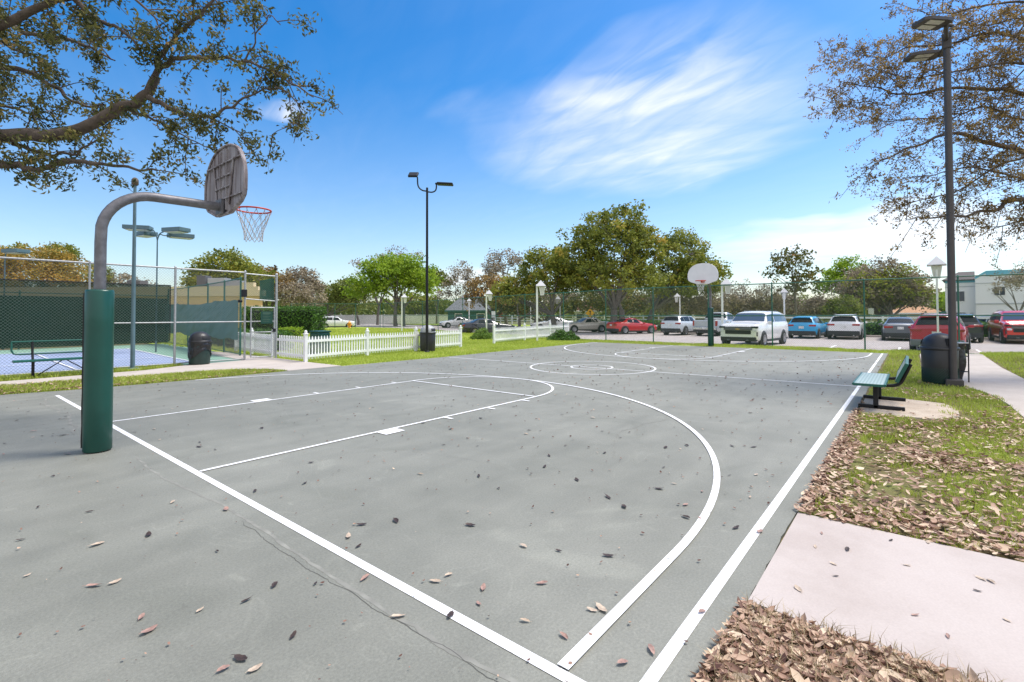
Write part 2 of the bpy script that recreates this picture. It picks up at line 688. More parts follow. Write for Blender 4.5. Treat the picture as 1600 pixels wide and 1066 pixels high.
strip((0, 5.76), (0, -SIDE + 0.2), 0.062)
strip((0.18, -SIDE), (LEN, -SIDE), 0.062)
strip((-1.5, -SIDE), (0.18, -SIDE), 0.062)
strip((LEN / 2, -SIDE + 0.03), (LEN / 2 - 0.35, 5.9))
arc((LEN / 2 - 0.1, 0), 1.83, 0, 2 * PI)
arc((LEN / 2 - 0.1, 0), 0.61, 0, 2 * PI, n=64)
for s, X in ((1, 0.0), (-1, LEN)):
    for y in (A6, -A6):
        strip((X + s * 0.034, y), (X + s * FT, y))
        sg = 1 if y > 0 else -1
        strip((X + s * 2.13, y + sg * 0.13), (X + s * 2.44, y + sg * 0.13), 0.20)
        for q in (3.36, 4.33, 5.28):
            strip((X + s * q, y + sg * 0.03), (X + s * q, y + sg * 0.20))
    strip((X + s * FT, -A6), (X + s * FT, A6))
    a0 = -PI / 2 if s > 0 else PI / 2
    arc((X + s * FT, 0), A6, a0, a0 + PI)
    arc((X + s * B3, 0), R3, a0, a0 + (PI if s < 0 else PI * 0.94), 0.06)
    strip((X + s * 0.034, -R3), (X + s * B3, -R3), 0.06)
    if s < 0:
        strip((X, R3 - 0.1), (X + s * B3, R3 - 0.1))

# filled crack that runs beside the baseline, with hairlines branching from it
m_fill = mat('crack_filler', (0.225, 0.222, 0.195), 0.85, var=0.22, scale=7, detail=8)
m_crk = mat('crack_hairline', (0.10, 0.10, 0.09), 0.95)  # dark tone of the open hairline


def crack(pts, w, m, wob, seed):
    z = 0.0008 + 0.0003 * seed
    q = catmull([Vector((a, b_, 0)) for a, b_ in pts], 40)
    vs = []
    for i, p in enumerate(q):
        t = (q[min(i + 1, len(q) - 1)] - q[max(i - 1, 0)]).normalized()
        nrm = Vector((-t.y, t.x, 0))
        c = p + nrm * (noise.noise((i * 0.11, seed, 0)) * wob + noise.noise((i * 0.6, seed, 4)) * wob * 0.35)
        ww = w * (0.55 + 0.75 * abs(noise.noise((i * 0.17, seed, 9)))) * min(1, i / 8, (len(q) - 1 - i) / 8) + 0.0004
        vs += [tuple(c + nrm * ww / 2 + Vector((0, 0, z))), tuple(c - nrm * ww / 2 + Vector((0, 0, z)))]
    n = len(q)
    structure(MB().add(vs, [(2 * i + 1, 2 * i + 3, 2 * i + 2, 2 * i) for i in range(n - 1)]).build('court_crack', m))


crack([(-0.16, -6.6), (-0.20, -5.0), (-0.17, -3.2), (-0.26, -1.6), (-0.22, -0.6)], 0.035, m_fill, 0.035, 1)
crack([(-0.19, -6.4), (-0.22, -5.2), (-0.24, -4.2), (-0.20, -3.4)], 0.006, m_crk, 0.03, 2)
crack([(-0.45, 1.2), (-0.25, 3.0), (-0.30, 4.6), (-0.1, 6.3)], 0.06, m_fill, 0.10, 4)
crack([(1.0, -1.2), (1.8, -2.8), (2.2, -4.4)], 0.003, m_fill, 0.03, 5)
crack([(3.0, -4.9), (4.2, -4.4), (5.6, -4.6)], 0.012, m_fill, 0.05, 7)

# ---- lawns, walks, car park
def bump_z(x, y):
    z = -0.02 + 0.02 * noise.noise((x * 0.5, y * 0.5, 0))
    if x > 24.7:
        t = min(1, (x - 24.7) / 1.1)
        z -= 0.15 * t * t * (3 - 2 * t)
    if y < -9.4 and 14 < x < 26:
        z += 0.22 * min(1, (-9.4 - y) / 1.8) * max(0, 1 - abs(x - 21.5) / 6)
    return z


def sheet(name, x0, x1, y0, y1, nx, ny, m, zf=bump_z):
    return structure(MB().grid(lambda u, v: (x0 + (x1 - x0) * u, y0 + (y1 - y0) * v, zf(x0 + (x1 - x0) * u, y0 + (y1 - y0) * v)), nx, ny).build(name, m))


sheet('lawn', -9, 22.6, -30, -6.55, 120, 70, m_soil)
sheet('lawn', 22.6, 26.0, -30, 6.2, 20, 80, m_lawn)


FENCE = [(24.75, -19.2), (24.6, -13.1), (24.6, -8.9), (24.45, -5.85), (24.55, -2.2), (24.35, 0.75), (24.35, 3.75), (24.7, 6.9), (26.0, 10.8), (26.9, 14.8), (28.2, 18.8), (29.6, 24.0), (31.6, 29.5), (33.8, 34.5), (35.2, 39.5), (36.2, 45.0)]


def fence_x(y):
    return lerp_tab([(b, a) for a, b in FENCE], y)


def lawn_left(u, v):
    y = 6.2 + v * 62
    x0 = 6.7 if y > 6.3 else 6.7
    x1 = fence_x(y) + 1.2
    x = x0 + (x1 - x0) * u
    z = -0.02 + 0.02 * noise.noise((x * 0.5, y * 0.5, 0))
    d = x1 - x
    if d < 1.3:
        z -= 0.15 * (1 - d / 1.3)
    return (x, y, z)


structure(MB().grid(lawn_left, 60, 120).build('lawn', m_lawn))
structure(MB().grid(lambda u, v: (-22 + u * 28.6, 6.2 + v * 40, -0.028), 10, 10).build('lawn', m_soil))
# car park
lotz = -0.19
structure(MB().add([(25.5, -60, lotz), (43.3, -60, lotz), (43.3, 18, lotz), (60, 90, lotz), (30, 90, lotz), (26, 14, lotz)], [(0, 1, 2, 3, 4, 5)]).build('parking_lot', m_lot))
structure(MB().box((43.45, -22, -0.12), (0.3, 78, 0.16), bev=0.02).build('kerb', m_walk))
structure(MB().add([(43.6, -60, -0.10), (62, -60, -0.10), (62, 90, -0.10), (60.0, 90, -0.10), (43.6, 18, -0.10)], [(0, 1, 2, 3, 4)]).build('verge', m_lawn))
# white bay stripes
for k in range(14):
    y = -15.3 + k * 2.75
    b = MB().add([(38.6, y, lotz + 0.005), (43.0, y, lotz + 0.005), (43.0, y + 0.1, lotz + 0.005), (38.6, y + 0.1, lotz + 0.005)], [(0, 1, 2, 3)])
    structure(b.build('bay_marking', m_line))
for y in (-12.7, -9.9, -7.0, -4.2):
    b = MB().add([(26.3, y, lotz + 0.005), (30.8, y, lotz + 0.005), (30.8, y + 0.1, lotz + 0.005), (26.3, y + 0.1, lotz + 0.005)], [(0, 1, 2, 3)])
    structure(b.build('bay_marking', m_line))
# right path
pth = [(23.9, -7.66), (12.6, -7.66), (12.45, -8.3), (11.9, -8.5), (11.2, -8.62), (10.2, -8.7), (8.7, -8.72), (5.5, -9.0), (2.6, -10.5), (2.6, -14), (6, -12.2), (10, -10.6), (13.2, -9.75), (14.6, -9.5), (18, -9.42), (24.0, -9.5)]
structure(MB().prism(pth, -0.1, 0.012).build('footpath', m_walk))
# pink slab across the verge and the concrete pad beneath the bench
slab = [(2.62, -6.712), (1.09, -6.712), (1.03, -7.6), (0.98, -12), (2.6, -12)]
structure(MB().prism(slab[::-1], -0.15, 0.014).build('concrete_slab', m_slab))
pad = [(7.72, -6.74), (9.75, -6.74), (9.8, -7.3), (9.6, -7.85), (9.1, -8.0), (8.3, -7.98), (7.9, -7.8), (7.75, -7.2)]
structure(MB().prism(pad, -0.1, 0.004).build('bench_pad', m_pad))
# left walk
wl = [(-22, 8.7), (-0.55, 8.62), (1.46, 8.3), (3.2, 8.15), (4.2, 7.9), (4.85, 7.2), (4.95, 6.33), (6.62, 6.33), (6.58, 8.4), (6.64, 10.66), (6.64, 16), (5.95, 16), (5.55, 10.78), (3.6, 10.4), (2.4, 9.75), (-0.5, 9.58), (-22, 9.75)]
structure(MB().prism(wl, -0.1, 0.006).build('sidewalk', m_walk))
# playing court behind the chain link
structure(MB().add([(-24, 10.85, -0.012), (6.1, 10.85, -0.012), (7.3, 25.4, -0.012), (-24, 25.4, -0.012)], [(0, 1, 2, 3)]).build('play_court', m_pgreen))
structure(MB().add([(-24, 11.35, -0.007), (4.25, 11.35, -0.007), (4.75, 22.0, -0.007), (-24, 22.0, -0.007)], [(0, 1, 2, 3)]).build('play_court', m_pblue))
for (p, q) in (((4.2, 11.4), (4.7, 21.9)), ((-24, 21.9), (4.7, 21.9)), ((1.2, 11.4), (1.4, 21.9)), ((-24, 14.6), (4.3, 14.6))):
    z0 = zl[0]
    strip(p, q, 0.06)
# ------------------------------------------------------------------ shared materials
m_steel = mat('galvanised_steel', (0.165, 0.16, 0.172), 0.5, 0.55, var=0.22, scale=14)
m_galv = mat('fence_galvanised', (0.40, 0.41, 0.42), 0.5, 0.5, var=0.2, scale=20)
m_wire = mat('fence_wire', (0.17, 0.18, 0.18), 0.5, 0.5, var=0.1)
m_gpost = mat('green_fence_paint', (0.022, 0.12, 0.085), 0.45, var=0.15, scale=4)
m_gwire = mat('green_fence_wire', (0.03, 0.085, 0.065), 0.5, var=0.1)
m_vinyl = mat('green_vinyl_pad', (0.003, 0.062, 0.046), 0.34, var=0.10, scale=3, bump=0.15, bscale=7)
m_seam = mat('black_seam', (0.012, 0.012, 0.013), 0.6)
m_hood = mat('shaded_lantern_hood', (0.55, 0.55, 0.57), 0.5, var=0.04)  # white hood toned grey, its shade is put into the colour
m_white = mat('white_paint', (0.80, 0.80, 0.80), 0.5, var=0.04, scale=5)
m_wood = mat('white_picket', (0.82, 0.82, 0.82), 0.55, var=0.05, scale=4)
m_black = mat('black_paint', (0.016, 0.016, 0.018), 0.5, var=0.15, spec=0.25)
m_bronze = mat('bronze_paint', (0.060, 0.052, 0.052), 0.45, var=0.15, scale=5)
m_blueg = mat('teal_pole_paint', (0.10, 0.17, 0.20), 0.45, var=0.15, scale=3)
m_tealhead = mat('teal_lamp_paint', (0.085, 0.145, 0.165), 0.45, var=0.1, scale=3)
m_orange = mat('orange_rim', (0.50, 0.045, 0.008), 0.5, var=0.2, scale=20)
m_net = mat('net_cord', (0.45, 0.45, 0.46), 0.8, var=0.2, scale=30)
m_plastic = mat('black_plastic', (0.022, 0.022, 0.025), 0.42, var=0.2, scale=6, bump=0.1, bscale=120)
m_bag = mat('bin_bag', (0.012, 0.012, 0.014), 0.28, var=0.2, bump=1.0, bscale=14)
m_lens = mat('lamp_lens', (0.55, 0.54, 0.50), 0.3, var=0.1)
m_frost = mat('lantern_panel', (0.62, 0.61, 0.60), 0.25, var=0.06)


def rusty():
    """old enamelled steel: lilac grey with rust running down"""
    m, nt, b = nodes('weathered_board')
    tc = nt.nodes.new('ShaderNodeTexCoord')
    mp = nt.nodes.new('ShaderNodeMapping')
    mp.inputs['Scale'].default_value = (9, 9, 0.9)
    nt.links.new(tc.outputs['Object'], mp.inputs['Vector'])
    n = nt.nodes.new('ShaderNodeTexNoise')
    n.inputs['Scale'].default_value = 1.6
    n.inputs['Detail'].default_value = 7
    nt.links.new(mp.outputs['Vector'], n.inputs['Vector'])
    r = nt.nodes.new('ShaderNodeValToRGB')
    el = r.color_ramp.elements
    el[0].position, el[0].color = 0.34, (0.11, 0.075, 0.068, 1)
    el[1].position, el[1].color = 0.66, (0.36, 0.335, 0.35, 1)
    e = el.new(0.5)
    e.color = (0.25, 0.225, 0.24, 1)
    nt.links.new(n.outputs['Fac'], r.inputs['Fac'])
    nt.links.new(r.outputs['Color'], b.inputs['Base Color'])
    b.inputs['Roughness'].default_value = 0.7
    return m


m_rust = rusty()
m_enamel = mat('white_enamel', (0.78, 0.77, 0.80), 0.35, var=0.04, scale=3)


def perforated(name, c_hi, c_lo, sx, sy):
    m, nt, b = nodes(name)
    tc = nt.nodes.new('ShaderNodeTexCoord')
    mp = nt.nodes.new('ShaderNodeMapping')
    mp.inputs['Scale'].default_value = (sx, sy, sx)
    nt.links.new(tc.outputs['Object'], mp.inputs['Vector'])
    br = nt.nodes.new('ShaderNodeTexBrick')
    br.offset = 0
    br.inputs['Color1'].default_value = c_lo + (1,)
    br.inputs['Color2'].default_value = c_lo + (1,)
    br.inputs['Mortar'].default_value = c_hi + (1,)
    br.inputs['Scale'].default_value = 1
    br.inputs['Mortar Size'].default_value = 0.28
    br.inputs['Brick Width'].default_value = 1
    br.inputs['Row Height'].default_value = 1
    nt.links.new(mp.outputs['Vector'], br.inputs['Vector'])
    nt.links.new(br.outputs['Color'], b.inputs['Base Color'])
    b.inputs['Roughness'].default_value = 0.28
    return m


m_bench = perforated('bench_plastisol', (0.42, 0.50, 0.46), (0.11, 0.22, 0.18), 22, 22)
m_bedge = mat('bench_green_edge', (0.008, 0.10, 0.075), 0.3, var=0.1)

# ------------------------------------------------------------------ basketball hoops
def hoop(label, loc, rz, board_mat, net_mat, lean=0.0):
    t = thing('basketball_hoop', label, 'basketball hoop', loc, rz, 'basketball hoops')
    b = MB()
    path = [(0, 0, 0), (0, 0, 1.3), (0, 0, 2.45)]
    for i in range(1, 11):
        a = i / 10 * (PI / 2)
        path.append((0.52 - 0.52 * math.cos(a), 0, 2.56 + 0.52 * math.sin(a)))
    path += [(0.9, 0, 3.085), (1.27, 0, 3.085)]
    b.tube(path, 0.058, 20)
    b.box((1.275, 0, 3.085), (0.03, 0.20, 0.20))
    b.build('post', m_steel, t)
    # padded sleeve, slightly oval, with a seam flap
    p = MB()
    n = 28
    prof = [(0.128, 0.012), (0.136, 0.02), (0.1365, 0.5), (0.135, 1.0), (0.136, 1.5), (0.136, 1.865), (0.128, 1.885), (0.060, 1.89)]
    p.lathe(prof, n)
    pad = p.build('pole_pad', m_vinyl, t)
    f = MB()
    an = math.radians(151 if rz == 0 else 60)
    c, s = math.cos(an), math.sin(an)
    f.grid(lambda u, v: (c * (0.133 + 0.020 * u) , s * (0.133 + 0.020 * u) , 0.05 + 1.80 * v), 1, 12)
    f.grid(lambda u, v: (c * (0.133 + 0.020 * u) - s * 0.012 - s * 0.004 * math.sin(v * 30), s * (0.133 + 0.020 * u) + c * 0.012, 0.05 + 1.80 * v), 1, 40)
    f.build('seam_flap', m_seam, pad)
    # fan backboard: outline in local (y, z)
    zb = 2.98
    ol = [(-0.24, 0.0), (0.24, 0.0), (0.56, 0.115), (0.655, 0.19), (0.68, 0.26), (0.685, 0.40)]
    for i in range(1, 16):
        a = PI / 2 * i / 16
        ol.append((0.685 * math.cos(a) ** 0.85, 0.40 + 0.57 * math.sin(a) ** 0.95))
    ol.append((0, 0.97))
    ol = ol + [(-y, z) for y, z in ol[::-1] if abs(y) > 1e-6][:-2]
    M = Matrix(((0, 0, 1, 1.335), (1, 0, 0, 0), (0, 1, 0, zb), (0, 0, 0, 1)))
    bb = MB()
    bb.prism(ol, 0.0, 0.03, M)
    # rolled lip and pressed ribs on the back
    lip = []
    for k, (y, z) in enumerate(ol + ol[:1]):
        lip.append((1.325, y * 0.985, zb + 0.01 + z * 0.98))
    bb.tube(lip, 0.016, 6)
    brd = bb.build('backboard', board_mat, t)
    rb = MB()

    def halfw(z):
        best = 0
        for (y0, z0), (y1, z1) in zip(ol, ol[1:]):
            if (z0 - z) * (z1 - z) <= 0 and abs(z1 - z0) > 1e-6:
                best = max(best, abs(y0 + (y1 - y0) * (z - z0) / (z1 - z0)))
        return best - 0.02
    for z in (0.22, 0.72):
        w = halfw(z)
        rb.box((1.318, 0, zb + z), (0.032, 2 * w, 0.016))
    for z in (0.38, 0.54):
        rb.box((1.320, 0, zb + z), (0.030, 0.50, 0.016))
    for y in (-0.11, 0.11):
        rb.box((1.321, y, zb + 0.48), (0.026, 0.016, 0.84))
    for sg in (-1, 1):
        rb.tube([(1.318, sg * 0.20, zb + 0.12), (1.318, sg * 0.34, zb + 0.72)], 0.014, 6)
    rb.build('rib', board_mat, brd)
    # rim with its bracket, and the net
    cx, rz_, rr = 1.73, 3.115, 0.228
    rm = MB()
    rm.tube([(cx + rr * math.cos(a), rr * math.sin(a), rz_) for a in [2 * PI * i / 40 for i in range(41)]], 0.012, 8, caps=False)
    rm.box((1.385, 0, rz_ - 0.03), (0.03, 0.16, 0.12))
    for y in (-0.055, 0.055):
        rm.tube([(1.38, y, rz_ - 0.075), (cx - rr * 0.93, y * 1.6, rz_ - 0.005)], 0.009, 6)
    rm.box((1.45, 0, rz_ - 0.006), (0.14, 0.13, 0.01))
    for i in range(12):
        a = 2 * PI * (i + 0.5) / 12
        rm.tube([(cx + rr * math.cos(a), rr * math.sin(a), rz_ - 0.01), (cx + rr * math.cos(a), rr * math.sin(a), rz_ - 0.035)], 0.004, 5)
    rim = rm.build('rim', m_orange, t)
    nm = MB()
    lv = [(0.225, -0.03), (0.19, -0.13), (0.155, -0.23), (0.130, -0.32), (0.120, -0.40), (0.122, -0.45)]
    jig = random.Random(3)
    pts = {}
    for l, (r, z) in enumerate(lv):
        for i in range(12):
            a = 2 * PI * (i + 0.5 * (l % 2) + 0.5) / 12 + jig.uniform(-.05, .05)
            pts[l, i] = Vector((cx + r * math.cos(a), r * math.sin(a), rz_ + z + jig.uniform(-.012, .012)))
    for l in range(len(lv) - 1):
        for i in range(12):
            o = 1 if l % 2 == 0 else 1
            a, b2 = pts[l, i], pts[l + 1, i]
            c2 = pts[l + 1, (i - 1) % 12] if l % 2 == 0 else pts[l + 1, (i + 1) % 12]
            nm.tube([a, b2], 0.0042, 5, caps=False)
            nm.tube([a, c2], 0.0042, 5, caps=False)
    nm.build('net', net_mat, rim)
    return t


hoop('grey basketball hoop with weathered backboard and green padded pole in the foreground', (-0.44, -0.03, 0), 0.0, m_rust, m_net)
hoop('far basketball hoop with clean white backboard and green padded pole', (22.80, 0.16, 0), PI + 0.06, m_enamel, mat('white_net', (0.7, 0.68, 0.68), 0.8))

# ------------------------------------------------------------------ chain link
def chain(b, A, Bp, z0, z1, sp, r, seg=1.0):
    """diamond mesh of crossing wires between two points of the ground plan"""
    A, Bp = Vector(A).to_2d(), Vector(Bp).to_2d()
    L = (Bp - A).length
    t = (Bp - A) / L
    nrm = Vector((-t.y, t.x))
    H = z1 - z0
    for sgn in (1, -1):
        k0 = -int(H / sp) - 1
        for k in range(k0, int(L / sp) + 1):
            s0 = k * sp
            # wire from (s0, 0) to (s0 + H, H)
            a0, a1 = max(0, -s0), min(H, L - s0)
            if a1 - a0 < 0.03:
                continue
            n = max(1, int((a1 - a0) / seg))
            for j in range(n):
                q = []
                for w in (a0 + (a1 - a0) * j / n, a0 + (a1 - a0) * (j + 1) / n):
                    s = s0 + w
                    z = z0 + w if sgn > 0 else z1 - w
                    c = A + t * s
                    q.append(Vector((c.x, c.y, z)))
                off = nrm.to_3d() * r
                dd = Vector((t.x * -sgn, t.y * -sgn, 1)).normalized() * r
                vs = []
                for p in q:
                    vs += [p + off, p - off * 0.5 + dd * 0.87, p - off * 0.5 - dd * 0.87]
                b.add(vs, [(0, 1, 4, 3), (1, 2, 5, 4), (2, 0, 3, 5)])


def fpost(b, p, z0, z1, r=0.03, cap=True):
    b.tube([(p[0], p[1], z0), (p[0], p[1], z1)], r, 10)
    if cap:
        b.lathe([(r * 1.15, 0), (r * 1.15, 0.03), (r * 0.7, 0.06), (0.002, 0.07)], 10, (p[0], p[1], z1 - 0.01))


# tall green fence behind the far baseline
t = thing('chain_link_fence', 'tall green chain link fence running along the car park behind the far baseline', 'fence', (0, 0, 0))
allx = []
z0 = -0.12
for (x, y) in FENCE:
    fpost(MB_ := MB(), (x, y), z0 - 0.1, 3.06, 0.030)
    MB_.build('post', m_gpost, t)
rl = MB()
ml = MB()
for z, bb in ((3.05, rl), (1.49, ml)):
    for a, c in zip(FENCE, FENCE[1:]):
        bb.tube([(a[0] - 0.03, a[1], z), (c[0] - 0.03, c[1], z)], 0.024, 8)
bt = MB()
for a, c in zip(FENCE, FENCE[1:]):
    bt.tube([(a[0], a[1], -0.02), (c[0], c[1], -0.02)], 0.014, 6)
rl.build('top_rail', m_gpost, t)
ml.build('mid_rail', m_gpost, t)
bt.build('bottom_rail', m_gpost, t)
w = MB()
for a, c in zip(FENCE, FENCE[1:]):
    chain(w, (a[0] + 0.035, a[1]), (c[0] + 0.035, c[1]), -0.03, 3.03, 0.085, 0.0022, 1.1)
w.build('wire_mesh', m_gwire, t)

# second run further along the field
t = thing('chain_link_fence', 'distant green chain link backstop fence beyond the lawn left of the black lamp post', 'fence')
F2 = [(36.2, 45.6), (33.8, 47.5), (31.6, 48.6), (30.0, 50.5), (28.2, 53.0)]
for p in F2:
    b = MB()
    fpost(b, p, -0.2, 3.0, 0.04)
    b.build('post', m_gpost, t)
b = MB()
for a, c in zip(F2, F2[1:]):
    b.tube([(*a, 3.0), (*c, 3.0)], 0.03, 6)
b.build('top_rail', m_gpost, t)
b = MB()
for a, c in zip(F2, F2[1:]):
    chain(b, a, c, -0.1, 3.0, 0.12, 0.0025, 1.5)
b.build('wire_mesh', m_gwire, t)

# galvanised enclosure of the playing court
t = thing('chain_link_fence', 'grey galvanised chain link fence with dark green windscreen round the blue playing court', 'fence')
FY = 10.82
fp = [(-4.7, FY), (-2.6, FY), (-0.75, FY), (1.35, FY), (3.46, FY), (5.58, FY)]
for i, p in enumerate(fp):
    b = MB()
    fpost(b, p, -0.05, 3.12, 0.028 if i < 4 else 0.034)
    b.build('post', m_galv, t)
b = MB()
b.tube([(-4.7, FY, 3.10), (5.58, FY, 3.10)], 0.026, 8)
b.build('top_rail', m_galv, t)
b = MB()
b.tube([(1.35, FY, 1.36), (5.55, FY, 1.36)], 0.022, 8)
b.build('mid_rail', m_galv, t)
b = MB()
b.tube([(-4.7, FY, 0.05), (5.58, FY, 0.05)], 0.018, 8)
b.build('bottom_rail', m_galv, t)
b = MB()
chain(b, (-4.7, FY + 0.03), (5.58, FY + 0.03), 0.05, 3.08, 0.082, 0.0026, 1.0)
b.build('wire_mesh', m_wire, t)


def screen_mat(name, c, alpha):
    m, nt, b = nodes(name)
    tr = nt.nodes.new('ShaderNodeBsdfTransparent')
    mx = nt.nodes.new('ShaderNodeMixShader')
    mx.inputs['Fac'].default_value = alpha
    out = nt.nodes['Material Output']
    nt.links.new(tr.outputs[0], mx.inputs[1])
    nt.links.new(b.outputs[0], mx.inputs[2])
    nt.links.new(mx.outputs[0], out.inputs['Surface'])
    b.inputs['Base Color'].default_value = tuple(c) + (1,)
    b.inputs['Roughness'].default_value = 0.9
    b.inputs['Specular IOR Level'].default_value = 0.1
    return m


m_scr = screen_mat('windscreen_fabric', (0.022, 0.062, 0.046), 0.80)
m_scr2 = screen_mat('faded_windscreen', (0.11, 0.20, 0.185), 0.96)
m_scr3 = screen_mat('far_windscreen', (0.016, 0.045, 0.032), 0.96)
b = MB()
b.grid(lambda u, v: (-4.6 + 7.95 * u, FY + 0.06 + 0.012 * math.sin(u * 50) * (1 - v), 0.78 + 0.03 * math.sin(u * 23) + (1.76 - 0.03 * math.sin(u * 23)) * v), 80, 4)
b.build('windscreen', m_scr, t)
b = MB()
b.tube([(-4.6, FY + 0.06, 2.545), (3.35, FY + 0.06, 2.545)], 0.014, 6)
b.tube([(3.35, FY + 0.06, 2.545), (3.35, FY + 0.06, 0.8)], 0.012, 6)
b.build('windscreen_hem', m_seam, t)

# return side with a sagging screen
t = thing('chain_link_fence', 'green side fence of the playing court with a sagging faded windscreen', 'fence')
sp_ = [(6.3, 13.0), (6.6, 15.4), (6.85, 18.0), (7.1, 21.4), (7.35, 25.4)]
for p in sp_:
    b = MB()
    fpost(b, p, -0.05, 3.05, 0.036)
    b.build('post', m_gpost, t)
b = MB()
for a, c in zip(sp_, sp_[1:]):
    b.tube([(*a, 3.04), (*c, 3.04)], 0.024, 8)
b.build('top_rail', m_gpost, t)
b = MB()
for a, c in zip(sp_, sp_[1:]):
    b.tube([(*a, 0.05), (*c, 0.05)], 0.018, 8)
b.build('bottom_rail', m_gpost, t)
b = MB()
for a, c in zip(sp_, sp_[1:]):
    chain(b, a, c, 0.05, 3.03, 0.085, 0.0026, 1.0)
b.build('wire_mesh', m_wire, t)


def sag(u, v):
    y = 13.1 + 12.2 * u
    x = lerp_tab([(q[1], q[0]) for q in sp_], y) - 0.06
    wr = noise.noise((u * 12 + v * 2.4, v * 1.4, 0)) * 0.22 + noise.noise((u * 34 + v * 8, v * 4, 3)) * 0.09
    top_ = 2.16 + 0.05 * math.sin(u * 9) + 0.06 * noise.noise((u * 14, 0, 0))
    bot = 0.62 + 0.14 * noise.noise((u * 7, 4, 0))
    wr *= min(1, u * 8)
    return (x - abs(wr) - 0.10 * math.sin(PI * v) * min(1, u * 8), y, bot + (top_ - bot) * v)


b = MB()
b.grid(sag, 150, 26)
b.build('windscreen', m_scr2, t)

# far side of the enclosure
t = thing('chain_link_fence', 'dark green screened fence along the far side of the blue playing court', 'fence')
for i in range(11):
    b = MB()
    fpost(b, (7.35 - i * 3.0, 25.5), -0.05, 2.75, 0.036)
    b.build('post', m_gpost, t)
b = MB()
b.tube([(7.35, 25.5, 2.7), (-23, 25.5, 2.7)], 0.024, 8)
b.build('top_rail', m_gpost, t)
b = MB()
b.grid(lambda u, v: (7.3 - 30 * u, 25.42 + 0.03 * math.sin(u * 140), 0.05 + 2.5 * v), 120, 6)
b.build('windscreen', m_scr3, t)

# gate with frame, header panel and notice
t = thing('chain_link_gate', 'grey metal gate with a green notice board beside the white picket fence', 'gate')
gx0, gx1 = 5.66, 6.66
b = MB()
fpost(b, (gx1, FY - 0.05), -0.02, 3.08, 0.042)
b.build('post', m_galv, t)
for za, zb_, rr_ in ((3.06, 3.02, 0.026), (2.17, 2.10, 0.02), (1.36, 1.36, 0.02)):
    b = MB()
    b.tube([(5.58, FY, za), (gx1, FY - 0.05, zb_)], rr_, 8)
    b.build('cross_rail', m_galv, t)
b = MB()
q0, q1 = (gx0 + 0.06, FY - 0.16), (gx1 - 0.16, FY - 0.24)
for p in (q0, q1):
    b.tube([(*p, 0.10), (*p, 1.86)], 0.024, 8)
for z in (0.10, 0.98, 1.86):
    b.tube([(*q0, z), (*q1, z)], 0.02, 8)
leaf = b.build('gate_leaf', m_galv, t)
b = MB()
chain(b, q0, q1, 0.10, 1.86, 0.08, 0.0024)
b.build('wire_mesh', m_wire, leaf)
b = MB()
b.box((q1[0] - 0.02, q1[1] - 0.04, 1.04), (0.10, 0.07, 0.12), bev=0.01)
b.build('latch', m_black, leaf)
b = MB()
chain(b, (5.6, FY + 0.03), (gx1, FY - 0.02), 2.12, 3.02, 0.08, 0.0024)
b.build('wire_mesh', m_wire, t)
b = MB()
b.grid(lambda u, v: (6.10 + 0.52 * u, FY + 0.05, 2.12 + (0.72 + 0.12 * u) * v), 4, 4)
b.build('screen_panel', screen_mat('panel_fabric', (0.02, 0.10, 0.07), 0.9), t)
b = MB()
ny = FY - 0.29
b.box((6.21, ny, 1.50), (0.42, 0.015, 0.44), bev=0.004)
nb = b.build('notice_board', mat('notice_green', (0.004, 0.05, 0.034), 0.5), t)
b = MB()
for k, wd in enumerate((0.28, 0.22, 0.26, 0.18, 0.24, 0.2)):
    b.box((6.21 - (0.3 - wd) * 0.3, ny - 0.010, 1.66 - k * 0.058), (wd, 0.004, 0.026 if k == 0 else 0.010))
b.build('lettering', mat('notice_cream', (0.10, 0.17, 0.12), 0.6), nb)
b = MB()
b.box((5.50, FY - 0.12, 2.36), (0.16, 0.14, 0.26), bev=0.015)
b.lathe([(0.001, -0.05), (0.06, -0.05), (0.075, 0), (0.06, 0.05), (0.001, 0.05)], 14, (5.36, FY - 0.15, 2.08))
tag(b.build('security_camera', m_black), 'small black camera box mounted high beside the chain link gate', 'camera')

# ------------------------------------------------------------------ picket fences
def picket_panel(p, q, h=0.86, z0=0.0, step=0.125):
    p, q = Vector(p), Vector(q)
    L = (q - p).length
    t = (q - p) / L
    ang = math.atan2(t.y, t.x)
    b = MB()
    n = max(3, int((L - 0.16) / step))
    for i in range(n):
        s = 0.08 + (L - 0.16) * (i + 0.5) / n
        c = p + t * s
        M = Matrix.Translation((c.x, c.y, z0)) @ Matrix.Rotation(ang, 4, 'Z')
        o = [(-0.027, 0.09), (0.027, 0.09), (0.027, h - 0.05), (0.014, h - 0.015), (0, h), (-0.014, h - 0.015), (-0.027, h - 0.05)]
        Mr = M @ Matrix(((1, 0, 0, 0), (0, 0, -1, 0), (0, 1, 0, 0), (0, 0, 0, 1)))
        b.prism(o, -0.008, 0.008, Mr)
    m = (p + q) / 2
    M = Matrix.Translation((m.x, m.y, z0)) @ Matrix.Rotation(ang, 4, 'Z')
    b.box((0, -0.026, 0.20), (L, 0.032, 0.085), M)
    b.box((0, -0.026, h - 0.16), (L, 0.032, 0.085), M)
    return b


def picket_post(p, h=0.94, z0=0.0, s=0.105):
    b = MB()
    b.box((p[0], p[1], z0 + h / 2), (s, s, h), bev=0.006)
    b.box((p[0], p[1], z0 + h + 0.012), (s * 1.35, s * 1.35, 0.03), bev=0.008)
    b.lathe([(s * 0.62, 0.027), (s * 0.42, 0.055), (s * 0.52, 0.075), (s * 0.40, 0.11), (0.002, 0.14)], 8, (p[0], p[1], z0 + h))
    return b


